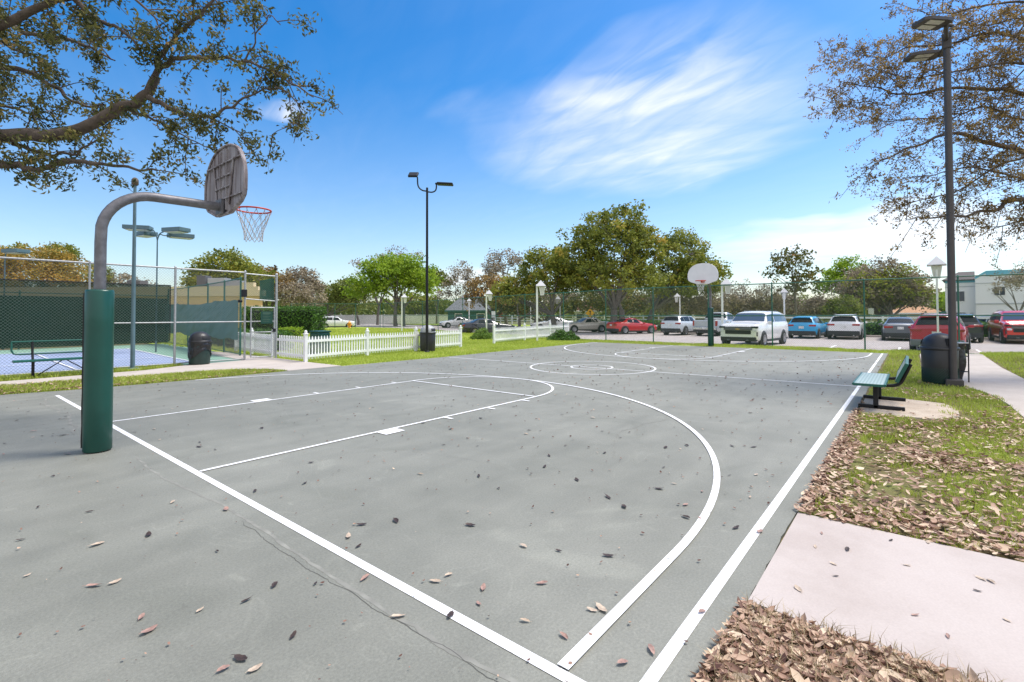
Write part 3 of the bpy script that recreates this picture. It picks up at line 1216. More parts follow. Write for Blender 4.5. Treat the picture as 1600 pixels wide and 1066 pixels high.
def picket_fence(label, pts, group='white picket fences', z0=0.0, posts=None):
    t = thing('picket_fence', label, 'picket fence', group=group)
    for i, p in enumerate(pts):
        if posts is None or i in posts:
            picket_post(p, z0=z0).build('post', m_wood, t)
    for a, c in zip(pts, pts[1:]):
        picket_panel(a, c, z0=z0).build('picket_panel', m_wood, t)


picket_fence('white picket fence running from the chain link gate to the black lamp post', [(6.62, 10.55), (6.56, 8.42), (9.35, 8.98), (11.9, 9.15), (14.95, 9.5)], posts=(1, 2, 3, 4))
picket_fence('white picket fence behind the gate leaf, continuing beside the playing court', [(6.7, 11.1), (6.9, 13.4), (7.15, 15.6)])
picket_fence('farther white picket fence between the round bushes, near the far baseline', [(18.2, 10.2), (21.75, 10.85), (25.4, 11.5), (28.6, 12.1)])

# ------------------------------------------------------------------ benches
def right_bench():
    t = thing('park_bench', 'green perforated metal bench with tilted backrest on the concrete pad', 'bench', (8.88, -7.0, 0.006), 0)
    b = MB()
    b.box((0, 0.12, 0.432), (1.83, 0.40, 0.012))
    s = b.build('seat', m_bench, t)
    b = MB()
    for y in (0.325, -0.085):
        b.tube([(-0.915, y, 0.422), (0.915, y, 0.422)], 0.022, 8)
    for x in (-0.915, 0.915):
        b.box((x, 0.12, 0.418), (0.012, 0.40, 0.040))
    b.build('seat_edge', m_bedge, s)
    M = Matrix.Translation((0, -0.30, 0.64)) @ Matrix.Rotation(math.radians(24), 4, 'X')
    b = MB()
    b.box((0, 0.012, 0), (1.83, 0.010, 0.30), M)
    k = b.build('backrest', m_bench, t)
    b = MB()
    b.box((0, -0.012, 0), (1.82, 0.03, 0.29), M)
    b.box((0, 0.0, 0.155), (1.84, 0.045, 0.02), M, 0.006)
    b.box((0, 0.0, -0.155), (1.84, 0.045, 0.02), M, 0.006)
    for x in (-0.915, 0.915):
        b.box((x, 0, 0), (0.012, 0.05, 0.31), M)
    b.build('backrest_edge', m_bedge, k)
    for x in (-0.56, 0.56):
        b = MB()
        b.box((x, 0.05, 0.205), (0.06, 0.07, 0.40), bev=0.008)
        b.box((x, -0.02, 0.028), (0.06, 0.62, 0.056), bev=0.008)
        b.tube(catmull([(x, 0.28, 0.40), (x, 0.0, 0.395), (x, -0.17, 0.395), (x, -0.27, 0.44), (x, -0.33, 0.56), (x, -0.41, 0.76)]), 0.028, 10)
        b.build('leg', m_black, t)


right_bench()


def left_bench():
    t = thing('park_bench', 'green backed bench on the sidewalk half hidden behind the padded pole', 'bench', (0.72, 10.02, 0.006), 0)
    b = MB()
    b.box((0, -0.14, 0.44), (1.96, 0.30, 0.05), bev=0.012)
    b.build('seat', m_bedge, t)
    b = MB()
    lp = [(-0.98, 0.12, 0.92), (-0.98, 0.10, 0.70), (-0.94, 0.09, 0.62), (-0.84, 0.09, 0.60), (0.84, 0.09, 0.60), (0.94, 0.09, 0.62), (0.98, 0.10, 0.70), (0.98, 0.12, 0.92)]
    b.tube(lp, 0.020, 8)
    b.tube([(-0.98, 0.12, 0.92), (0.98, 0.12, 0.92)], 0.02, 8)
    b.build('backrest', m_bedge, t)
    for x in (-0.60, 0.60):
        b = MB()
        b.tube([(x, -0.05, 0), (x, -0.05, 0.44)], 0.032, 10)
        b.tube([(x, -0.02, 0.42), (x, 0.08, 0.6), (x, 0.12, 0.92)], 0.026, 8)
        b.lathe([(0.075, 0), (0.075, 0.015), (0.03, 0.02)], 12, (x, -0.05, 0))
        b.build('leg', m_black, t)
        b = MB()
        b.tube([(x * 0.86, -0.05, 0.05), (x * 0.05, -0.06, 0.42)], 0.014, 6)
        b.build('brace', m_black, t)


left_bench()

# ------------------------------------------------------------------ litter bins
def bin_dome(t, r, h, lid_mat, body_mat, slot_ang, o=(0, 0)):
    b = MB()
    b.lathe([(0.001, 0.02), (r * 0.93, 0.02), (r * 0.95, 0.05), (r * 0.98, h * 0.5), (r, h - 0.02), (r * 0.97, h), (r * 0.9, h)], 32)
    b.build('body', body_mat, t)
    b = MB()
    b.lathe([(r * 1.03, h - 0.035), (r * 1.07, h - 0.02), (r * 1.07, h + 0.02), (r * 1.0, h + 0.035)], 32)
    b.build('rim_band', m_plastic, t)
    b = MB()
    prof = [(r * 0.99, h + 0.02), (r * 0.97, h + 0.08)]
    for i in range(1, 9):
        a = PI / 2 * i / 8
        prof.append((max(0.002, r * 0.96 * math.cos(a)), h + 0.08 + r * 0.80 * math.sin(a)))
    b.lathe(prof, 32)
    lid = b.build('lid', lid_mat, t)
    b = MB()
    M = Matrix.Rotation(slot_ang, 4, 'Z')
    b.grid(lambda u, v: (r * 1.005 * math.cos((u - 0.5) * 1.1) * math.cos(v * 0.45), r * 1.005 * math.sin((u - 0.5) * 1.1) * math.cos(v * 0.45), h + 0.06 + r * 0.8 * math.sin(v * 0.45) + 0.02), 8, 4, M=M)
    b.build('opening', m_seam, lid)


def mesh_body_mat():
    m, nt, b = nodes('coated_bin_mesh')
    tc = nt.nodes.new('ShaderNodeTexCoord')
    sp = nt.nodes.new('ShaderNodeSeparateXYZ')
    nt.links.new(tc.outputs['Object'], sp.inputs[0])
    r = nt.nodes.new('ShaderNodeValToRGB')
    r.color_ramp.elements[0].position = 0.08
    r.color_ramp.elements[0].color = (0.008, 0.030, 0.026, 1)
    r.color_ramp.elements[1].position = 0.36
    r.color_ramp.elements[1].color = (0.018, 0.018, 0.02, 1)
    nt.links.new(sp.outputs['Z'], r.inputs['Fac'])
    nt.links.new(r.outputs['Color'], b.inputs['Base Color'])
    b.inputs['Roughness'].default_value = 0.4
    return m


m_binbody = mesh_body_mat()
bp = P(1469, 598, 10.95)
t = thing('litter_bin', 'large black domed litter bin with green mesh base beside the bronze lamp post', 'litter bin', (bp.x, bp.y, 0.0), 0, 'domed litter bins')
bin_dome(t, 0.325, 0.80, m_plastic, m_binbody, math.radians(60))
b = MB()
Mr = Matrix.Identity(4)
for sg in (-1, 1):                                   # crossing strands of the lower basket
    for i in range(40):
        a0 = 2 * PI * i / 40
        b.tube([(0.318 * math.cos(a0 + sg * 0.9 * k / 6), 0.318 * math.sin(a0 + sg * 0.9 * k / 6), 0.05 + 0.32 * k / 6) for k in range(7)], 0.0035, 3, caps=False, smooth=False)
b.build('basket_mesh', mat('basket_green', (0.005, 0.045, 0.036), 0.4), t)

def bag_rack():
    p = P(1497, 598, 11.2)
    t = thing('litter_bin', 'black open frame bag holder with white top behind the bronze lamp post', 'litter bin', (p.x, p.y, 0.0), -0.7, None)
    b = MB()
    for x in (-0.13, 0.13):
        for y in (-0.13, 0.13):
            b.tube([(x, y, 0), (x * 1.05, y, 0.88)], 0.014, 6)
    for z in (0.25, 0.6, 0.88):
        b.tube([(-0.13, -0.13, z), (0.13, -0.13, z), (0.13, 0.13, z), (-0.13, 0.13, z), (-0.13, -0.13, z)], 0.012, 6)
    b.build('frame', m_black, t)
    b = MB()
    b.box((0, 0, 0.90), (0.28, 0.28, 0.03), bev=0.01)
    b.build('top', m_galv, t)
    b = MB()
    b.grid(lambda u, v: ((0.145 - 0.02 * math.sin(v * PI)) * math.cos(2 * PI * u) * (0.5 + 0.5 * min(1, v * 3)), (0.145 - 0.02 * math.sin(v * 9)) * math.sin(2 * PI * u) * (0.5 + 0.5 * min(1, v * 3)), 0.05 + 0.83 * v), 20, 10)
    b.build('bag', m_bag, t)


bag_rack()

t = thing('litter_bin', 'domed litter bin with a black bag against the chain link fence by the gate', 'litter bin', (4.05, 10.45, 0.0), 0, 'domed litter bins')
bin_dome(t, 0.31, 0.74, m_plastic, mat('dark_green_bin', (0.012, 0.035, 0.03), 0.4), math.radians(-60))
b = MB()
b.grid(lambda u, v: ((0.325 + 0.03 * noise.noise((u * 20, v * 4, 0)) - 0.02 * v * (1 - v)) * math.cos(2 * PI * u), (0.325 + 0.03 * noise.noise((u * 20, v * 4, 0))) * math.sin(2 * PI * u), 0.74 - (0.40 + 0.14 * math.sin(u * 2 * PI * 2 + 1)) * v), 60, 10)
b.build('bag', m_bag, t)

t = thing('litter_bin', 'black litter bin with a pale domed lid behind the slim black lamp post', 'litter bin', (12.25, 8.78, 0.0), 0, 'domed litter bins')
bin_dome(t, 0.335, 0.80, mat('pale_lid', (0.36, 0.37, 0.38), 0.5), m_plastic, math.radians(-70))
b = MB()
b.tube([(0.30 * math.cos(a), 0.05, 0.84 + 0.30 * math.sin(a)) for a in [PI * i / 12 for i in range(13)]], 0.012, 6)
b.build('lid_hoop', m_black, t)
b = MB()
b.box((0, 0, 0.44), (0.62, 0.55, 0.86), bev=0.05)
b.box((0, 0, 0.90), (0.68, 0.60, 0.07), bev=0.02)
for k in (-0.2, 0, 0.2):
    b.box((k, -0.285, 0.45), (0.03, 0.02, 0.7))
o = tag(b.build('wheeled_bin', mat('bin_green', (0.006, 0.055, 0.045), 0.4)), 'dark green square bin on the grass behind the picket fence', 'wheeled bin')
gp_ = G(503, 553)
o.location = (gp_.x + 0.25, gp_.y + 0.6, -0.01)
o.rotation_euler = (0, 0, 0.15)

# ------------------------------------------------------------------ lamp posts
# tall bronze lamp post on the right
lpb = P(1490, 601, 10.62)
t = thing('lamp_post', 'tall dark bronze lamp post with two flat heads at the right edge of the court', 'lamp post', (lpb.x, lpb.y, 0))
tp = P(1479, 58, 10.64)
b = MB()
b.tube([(0, 0, 0.1), (tp.x - lpb.x, tp.y - lpb.y, tp.z)], [0.070, 0.064], 18)
pole = b.build('pole', m_bronze, t)
b = MB()
b.box((0, 0, 0.075), (0.30, 0.30, 0.15), Matrix.Rotation(0.12, 4, 'Z'), 0.02)
b.build('base_cover', m_bronze, t)
b = MB()
b.box((-0.07, 0.05, 0.95), (0.06, 0.06, 0.16), Matrix.Rotation(-0.7, 4, 'Z'), 0.01)
b.build('junction_box', m_black, t)
off = Vector((tp.x - lpb.x, tp.y - lpb.y, 0))
def led_head(t, c, yaw, tilt, s=1.0):
    M = Matrix.Translation(c) @ Matrix.Rotation(yaw, 4, 'Z') @ Matrix.Rotation(tilt, 4, 'Y')
    b = MB()
    b.prism([(-0.05, -0.17 * s), (0.12, -0.20 * s), (0.50 * s, -0.20 * s), (0.62 * s, -0.14 * s), (0.62 * s, 0.14 * s), (0.50 * s, 0.20 * s), (0.12, 0.20 * s), (-0.05, 0.17 * s)], -0.03, 0.035, M)
    for k in range(5):
        b.box((0.04 + k * 0.03, 0, 0.05), (0.012, 0.26 * s, 0.035), M)
    b.tube([M @ Vector((-0.02, 0, 0)), M @ Vector((-0.22, 0, -0.02))], 0.035, 8)
    h = b.build('lamp_head', m_bronze, t)
    b = MB()
    b.box((0.32 * s, 0.09 * s, -0.034), (0.34 * s, 0.13 * s, 0.012), M)
    b.box((0.32 * s, -0.09 * s, -0.034), (0.34 * s, 0.13 * s, 0.012), M)
    b.build('lens', m_lens, h)


lv_ = math.atan2(-RV.y, -RV.x)                     # towards the left of the picture
h1 = P(1474, 38, 10.35)
h2 = P(1464, 86, 11.25)
o3 = Vector((lpb.x, lpb.y, 0))
led_head(t, h1 - o3, lv_ + 0.15, 0.02)
led_head(t, h2 - o3, lv_ - 0.15, 0.02)
b = MB()
tpl = Vector((tp.x, tp.y, tp.z)) - o3
b.tube([h1 - o3 + Vector((0.04, -0.04, -0.02)), tpl + Vector((0, 0, -0.12)), h2 - o3 + Vector((0.05, -0.05, -0.02))], 0.04, 8)
b.box(tpl + Vector((0, 0, -0.10)), (0.16, 0.16, 0.34), bev=0.02)
b.build('bracket', m_bronze, t)

# slim black lamp post by the lawn
bx, by = 11.81, 8.32
t = thing('lamp_post', 'slim black lamp post with two curved arms standing on the lawn edge', 'lamp post', (bx, by, 0))
b = MB()
b.tube([(0, 0, -0.05), (0, 0, 6.95)], [0.062, 0.046], 14)
b.lathe([(0.12, 0), (0.12, 0.05), (0.075, 0.08)], 14)
b.build('pole', m_black, t)
ld = Vector((RV.x, RV.y, 0)).normalized()
b = MB()
b.tube(catmull([ld * 0 + Vector((0, 0, 6.80)), ld * -0.22 + Vector((0, 0, 6.85)), ld * -0.38 + Vector((0, 0, 7.03)), ld * -0.41 + Vector((0, 0, 7.40))]), 0.03, 8)
b.build('arm', m_black, t)
b = MB()
b.tube(catmull([ld * 0 + Vector((0, 0, 6.78)), ld * 0.22 + Vector((0, 0, 6.76)), ld * 0.37 + Vector((0, 0, 6.86)), ld * 0.40 + Vector((0, 0, 7.14))]), 0.03, 8)
b.build('arm', m_black, t)
dv = Vector((D.x, D.y, 0)).normalized()
M = Matrix.Translation(ld * -0.55 - dv * 0.15 + Vector((0, 0, 7.46))) @ Matrix.Rotation(math.atan2(-dv.y, -dv.x), 4, 'Z') @ Matrix.Rotation(math.radians(35), 4, 'Y')
b = MB()
b.box((0, 0, 0), (0.42, 0.40, 0.10), M, 0.03)
b.build('lamp_head', m_black, t)
M = Matrix.Translation(ld * 0.78 + Vector((0, 0, 7.10))) @ Matrix.Rotation(math.atan2(ld.y, ld.x), 4, 'Z') @ Matrix.Rotation(math.radians(3), 4, 'Y')
b = MB()
b.box((-0.02, 0, 0), (0.68, 0.34, 0.09), M, 0.035)
b.box((-0.34, 0, 0.0), (0.2, 0.10, 0.07), M, 0.02)
b.build('lamp_head', m_black, t)

# teal pole by the enclosure
bx, by = 2.27, 10.35
t = thing('lamp_post', 'blue grey pole standing in front of the chain link fence behind the hoop', 'lamp post', (bx, by, 0))
b = MB()
tip = P(211, 290, depth_of((bx, by, 0)))
b.tube([(0, 0, 0), (tip.x - bx, tip.y - by, tip.z)], [0.058, 0.040], 14)
b.build('pole', m_blueg, t)
b = MB()
b.lathe([(0.20, 0), (0.20, 0.03), (0.10, 0.06)], 14)
b.build('base_plate', m_blueg, t)
b = MB()
b.lathe([(0.06, 0), (0.09, 0.03), (0.09, 0.16), (0.05, 0.22), (0.002, 0.24)], 12, (tip.x - bx, tip.y - by, tip.z))
b.build('cap', mat('brown_cap', (0.10, 0.07, 0.045), 0.6), t)

# floodlights of the playing court
def floodlight(label, px, ptop, depth, base_z, heads, yaws):
    tp = P(px, ptop, depth)
    t = thing('floodlight', label, 'floodlight', (tp.x, tp.y, 0), 0, 'teal floodlights of the playing court')
    b = MB()
    b.tube([(0, 0, base_z), (0, 0, tp.z - 0.35)], [0.036, 0.026], 12)
    b.build('pole', m_tealhead, t)
    for (dist, yaw, dz) in heads:
        dirv = Vector((math.cos(yaw), math.sin(yaw), 0))
        c = dirv * dist + Vector((0, 0, tp.z + dz))
        b = MB()
        b.tube(catmull([(0, 0, tp.z - 0.38), dirv * dist * 0.18 + Vector((0, 0, tp.z - 0.12)), dirv * dist * 0.55 + Vector((0, 0, tp.z + dz - 0.03)), c]), 0.025, 8)
        b.build('arm', m_tealhead, t)
        M = Matrix.Translation(c + dirv * 0.25) @ Matrix.Rotation(yaw, 4, 'Z')
        b = MB()
        b.box((0.16, 0, 0.02), (0.98, 0.56, 0.17), M, 0.012)
        h = b.build('lamp_head', m_tealhead, t)
        b = MB()
        b.box((0.16, 0, -0.085), (0.8, 0.5, 0.02), M)
        b.build('lens', m_lens, h)


rgt = math.atan2(RV.y, RV.x)
floodlight('teal floodlight pole with four box heads behind the playing court fence', 246, 362, 21.5, -0.02, [(0.30, rgt + PI + 0.35, 0.10), (0.62, rgt + PI - 0.5, -0.05), (0.62, rgt - 0.25, 0.0), (0.45, rgt + 0.75, -0.12)], None)
floodlight('teal floodlight with one box head at the left edge above the fence', 8, 394, 23.5, -0.02, [(0.25, rgt - 0.2, 0.0)], None)

# white lantern posts of the car park
def lantern(label, loc, h, side, s=1.0):
    pv = (Vector(loc) - CAM)
    t = thing('lantern_post', label, 'lantern post', loc, rgt - math.atan(pv.dot(RV) / pv.dot(D)), 'white lantern posts in the car park')
    b = MB()
    w = 0.075 if s > 1 else 0.115
    b.box((0, 0, h * 0.5 - 0.2), (w, w, h - 0.1), bev=0.012)
    b.build('post', m_white, t)
    dx = 0.30 * side * s
    y = -0.03 if side else 0.12
    b = MB()
    zt = h - 0.02
    r = 0.40 * s
    b.lathe([(r * 1.04, -0.36 * s), (r * 1.04, -0.33 * s), (0.004, 0.02)], 4, (dx * 0.75, y, zt), smooth=False, M=Matrix.Translation((dx * 0.75, y, zt)) @ Matrix.Rotation(PI / 4, 4, 'Z') @ Matrix.Translation((-dx * 0.75, -y, -zt)))
    b.add([(dx * 0.75 + a * r * 0.72, y + c * r * 0.72, zt - 0.35 * s) for a, c in ((-1, -1), (1, -1), (1, 1), (-1, 1))], [(0, 3, 2, 1)])
    b.build('hood', m_hood, t)
    b = MB()
    M = Matrix.Translation((dx, y, zt - 0.36 * s)) @ Matrix.Rotation(PI / 4, 4, 'Z')
    b.lathe([(0.23 * s, -0.02), (0.13 * s, -0.48 * s), (0.002, -0.50 * s)], 4, smooth=False, M=M)
    ln = b.build('lantern', m_frost, t)
    b = MB()
    M2_ = Matrix.Translation((dx, y, zt - 0.36 * s))
    for a, c in ((-1, -1), (1, -1), (1, 1), (-1, 1)):
        b.tube([M2_ @ Vector((a * 0.165 * s, c * 0.165 * s, 0)), M2_ @ Vector((a * 0.094 * s, c * 0.094 * s, -0.49 * s))], 0.014 * s, 5)
    b.box(M2_ @ Vector((0, 0, -0.50 * s)), (0.2 * s, 0.2 * s, 0.03))
    b.build('lantern_frame', m_white, ln)


LN = [(1463, 400, 21.6, 0, 'white lantern post behind the large litter bin'),
      (1128, 435, None, 1, 'white lantern post just right of the far basketball hoop'),
      (839, 438, None, 1, 'tall white lantern post behind the farther picket fence'),
      (760, 453, None, 1, 'white lantern post beside the black saloon car'),
      (875, 462.5, None, -1, 'white lantern post above the picket fence end, left of the pale gold car'),
      (829, 466.5, None, -1, 'small white lantern post close left of the tall one behind the picket fence'),
      (808, 477, None, -1, 'smallest most distant white lantern post by the white rail fence'),
      (628, 459, None, 1, 'white lantern post left of the slim black lamp post'),
      (733, 466, None, 0, 'white lantern post right of the slim black lamp post near the house'),
      (1062, 458, None, -1, 'white lantern post behind the white and blue estate car'),
      (1225, 450, None, 0, 'white lantern post close to the right side of the white front-facing truck')]
for px, py, dep, side, lab in LN:
    dep = dep or 2.03 * F / (491.6 + 0.003 * (800 - px) * 1.0 - py)
    tp = P(px, py, dep)
    gz0 = lotz if dep < 70 else -0.2
    lantern(lab, (tp.x, tp.y, gz0), tp.z - gz0, side, 1.0 if dep > 22.5 else 1.12)

# ------------------------------------------------------------------ far fences, signs, hydrant
def rail_fence(label, p, q, n, zr, h, name='rail_fence'):
    t = thing(name, label, 'rail fence')
    p, q = Vector(p), Vector(q)
    for i in range(n + 1):
        c = p.lerp(q, i / n)
        b = MB()
        b.box((c.x, c.y, h / 2 - 0.1), (0.13, 0.13, h + 0.2), bev=0.01)
        b.box((c.x, c.y, h + 0.02), (0.17, 0.17, 0.04))
        b.build('post', m_wood, t)
    for z in zr:
        b = MB()
        ang = math.atan2(q.y - p.y, q.x - p.x)
        m = (p + q) / 2
        b.box((0, -0.0, z), ((q - p).length, 0.045, 0.15), Matrix.Translation((m.x, m.y, 0)) @ Matrix.Rotation(ang, 4, 'Z'))
        b.build('rail', m_wood, t)


rail_fence('long white three rail fence behind the car park hedge', (46.4, -40), (46.4, 9), 20, (0.42, 0.83, 1.24), 1.35)
rail_fence('white rail fence beyond the cars on the left of the big tree', (49, 10), (72, 60), 22, (0.5, 0.95, 1.35), 1.45)
b = MB()
a, c = P(500, 498, 92), P(735, 498, 92)
mid = (a + c) / 2
M = Matrix.Translation((mid.x, mid.y, 0)) @ Matrix.Rotation(math.atan2(c.y - a.y, c.x - a.x), 4, 'Z')
L = (c - a).length
for k in range(14):
    b.box((-L / 2 + L * (k + 0.5) / 14, 0, 0.75), (L / 14 - 0.12, 0.06, 1.7), M)
    b.box((-L / 2 + L * k / 14, 0, 0.78), (0.14, 0.14, 1.85), M)
tag(b.build('boundary_fence', m_wood), 'distant solid white panel fence behind the green trees', 'fence')

def sign(label, loc, rz, w, h, zc, shape, m_face, post_h, extra=None):
    t = thing('road_sign', label, 'sign', loc, rz)
    b = MB()
    b.tube([(0, 0.03, 0), (0, 0.03, post_h)], 0.03, 8)
    b.build('post', m_galv, t)
    b = MB()
    if shape == 'rect':
        b.box((0, 0, zc), (w, 0.02, h), bev=0.004)
    else:
        b.box((0, 0, 0), (w * 0.71, 0.02, w * 0.71), Matrix.Translation((0, 0, zc)) @ Matrix.Rotation(PI / 4, 4, 'Y'))
    f = b.build('sign_face', m_face, t)
    if extra:
        b = MB()
        for c, s in extra:
            b.box((c[0], -0.016, zc + c[1]), (s[0], 0.006, s[1]))
        b.build('symbol', m_black, f)


gp_ = P(922, 488, 58)
sign('yellow diamond warning sign on a post in front of the big tree', (gp_.x, gp_.y, -0.1), rgt, 1.05, 1.05, gp_.z, 'diamond', mat('sign_yellow', (0.75, 0.38, 0.02), 0.5), 2.2, [((0, -0.02), (0.10, 0.42)), ((0, 0.2), (0.26, 0.10))])
gp_ = P(771, 489, 44)
sign('small white parking sign beside the black saloon car', (gp_.x, gp_.y, -0.19), rgt, 0.34, 0.55, gp_.z + 0.05, 'rect', m_white, 2.1)
gp_ = P(1361, 485, 52)
sign('pale round topped sign seen from behind near the white crossover', (gp_.x, gp_.y, -0.1), rgt, 0.6, 0.6, gp_.z, 'rect', m_galv, 2.3)
gp_ = P(1472, 487, 24.2)
sign('small dark green sign on the fence behind the litter bin', (gp_.x, gp_.y, -0.1), rgt, 0.42, 0.2, gp_.z, 'rect', m_bedge, 1.7)
gp_ = P(782, 491, 70)
sign('tiny red stop sign far behind the picket fence', (gp_.x, gp_.y, -0.1), rgt, 0.6, 0.6, gp_.z, 'rect', mat('sign_red', (0.5, 0.05, 0.04), 0.5), 1.8)

gp_ = G(546, 513.5, -0.10)
b = MB()
b.lathe([(0.16, 0), (0.16, 0.05), (0.11, 0.07), (0.11, 0.50), (0.15, 0.52), (0.15, 0.56), (0.12, 0.60), (0.08, 0.70), (0.03, 0.74), (0.03, 0.79), (0.002, 0.80)], 14)
b.tube([(-0.2, 0, 0.40), (0.2, 0, 0.40)], 0.06, 10)
b.tube([(0, -0.2, 0.36), (0, 0, 0.36)], 0.075, 10)
o = tag(b.build('fire_hydrant', mat('hydrant_yellow', (0.70, 0.30, 0.03), 0.5)), 'yellow fire hydrant in front of the distant white car', 'hydrant')
o.location = (gp_.x, gp_.y, -0.12)
o.scale = (1.5, 1.5, 1.25)

# ------------------------------------------------------------------ buildings
m_yel = mat('cream_stucco', (0.62, 0.45, 0.19), 0.85, var=0.06, scale=0.5)
m_yelt = mat('cream_trim', (0.66, 0.54, 0.35), 0.8, var=0.05)
m_ac = mat('roof_unit_grey', (0.10, 0.10, 0.11), 0.6)
m_teal = mat('teal_trim', (0.03, 0.12, 0.11), 0.6)


def rec_building():
    o = P(410, 500, 46)
    t = thing('recreation_building', 'low cream building with stepped parapet behind the playing court', 'building', (o.x, o.y, -0.1), rgt)
    k = 46 / F
    XZ = Matrix(((1, 0, 0, 0), (0, 0, -1, 0), (0, 1, 0, 0), (0, 0, 0, 1)))
    b = MB()
    b.prism([(-45, 0), (0, 0), (-4.2, 8), (-45, 8)], 0, 3.5)
    w = b.build('wall', m_yel, t)
    b = MB()
    b.box((-22.5, -0.12, 2.55), (45.02, 0.24, 0.12))
    b.build('band', m_yelt, w)
    b = MB()
    b.prism([(-45.2, 3.5), (0.15, 3.5), (0.15, 4.05), (-0.35, 4.05), (-0.35, 4.4), (-0.8, 4.4), (-0.8, 4.78), (-2.0, 4.78), (-2.0, 4.5), (-6.0, 4.4), (-45.2, 4.4)], -0.35, 0.15, XZ)
    b.build('parapet', m_yelt, t)
    for x, z in ((-9.0, 1.5), (-15.5, 1.5), (-21.0, 1.5)):
        b = MB()
        b.box((x, -0.03, z), (2.2, 0.1, 1.4))
        f = b.build('window', m_yelt, w)
        b = MB()
        b.box((x, -0.09, z), (2.0, 0.03, 1.2))
        b.build('pane', mat('dim_glass', (0.05, 0.06, 0.07), 0.12), f)
    for (x, sx, h, mm) in ((-6.9, 0.85, 1.0, m_ac), (-5.4, 1.7, 0.75, m_galv), (-3.6, 1.0, 0.5, m_galv), (-13.5, 1.3, 0.55, m_ac)):
        b = MB()
        b.box((x, 2.2, 3.5 + 0.45 + h / 2 + 0.2), (sx, 1.1, h + 0.9), bev=0.04)
        b.build('roof_unit', mm, t)


rec_building()


def house(label, px0, px1, depth, wall_top, ridge, m_wall, m_roof, name='house', rz=None):
    a, c = P(px0, 492, depth), P(px1, 492, depth)
    mid = (a + c) / 2
    L = (c - a).length
    t = thing(name, label, 'house', (mid.x, mid.y, -0.2), rgt - math.atan(((px0 + px1) / 2 - 800) / F) * 0.8)
    b = MB()
    b.box((0, 3, wall_top / 2), (L, 6, wall_top))
    w = b.build('wall', m_wall, t)
    o = 0.5
    zr = ridge
    b = MB()
    b.add([(-L / 2 - o, -o, wall_top - 0.05), (L / 2 + o, -o, wall_top - 0.05), (L / 2 + o, 6 + o, wall_top - 0.05), (-L / 2 - o, 6 + o, wall_top - 0.05), (-L / 2 + 2.5, 3, zr), (L / 2 - 2.5, 3, zr)],
          [(0, 1, 5, 4), (1, 2, 5), (2, 3, 4, 5), (3, 0, 4), (3, 2, 1, 0)])
    b.build('roof', m_roof, t)
    b = MB()
    b.box((0, -o, wall_top - 0.12), (L + 2 * o, 0.06, 0.22))
    b.build('fascia', m_teal if name == 'house' else m_white, t)
    for k in range(max(2, int(L / 4))):
        x = -L / 2 + L * (k + 0.5) / max(2, int(L / 4))
        b = MB()
        b.box((x, -0.02, wall_top * 0.55), (1.3, 0.08, 1.2))
        f = b.build('window', m_white, w)
        b = MB()
        b.box((x, -0.07, wall_top * 0.55), (1.1, 0.02, 1.0))
        b.build('pane', mat('pane_dark', (0.05, 0.06, 0.07), 0.1), f)
    return t


m_groof = mat('grey_shingle', (0.17, 0.18, 0.20), 0.9, var=0.15, scale=3)
m_oroof = mat('orange_tile', (0.48, 0.27, 0.15), 0.9, var=0.15, scale=3)
m_tealw = mat('teal_wall', (0.05, 0.13, 0.13), 0.8)
house('grey roofed house with teal walls behind the fence', 700, 768, 78, 2.5, 5.2, m_tealw, m_groof)
house('small white house with red roof under the big tree', 898, 932, 75, 2.4, 4.0, m_white, mat('red_tile', (0.30, 0.12, 0.09), 0.9), 'cottage')
house('orange tiled house far behind the white rail fence', 1400, 1462, 95, 1.9, 3.4, mat('peach_wall', (0.6, 0.45, 0.33), 0.9), m_oroof, 'bungalow')

m_wst = mat('white_stucco', (0.88, 0.88, 0.88), 0.85, var=0.03, scale=0.6)
m_bl = mat('sky_blue_trim', (0.16, 0.46, 0.58), 0.7, var=0.06)
m_winw = mat('dark_window_glass', (0.06, 0.07, 0.09), 0.08)


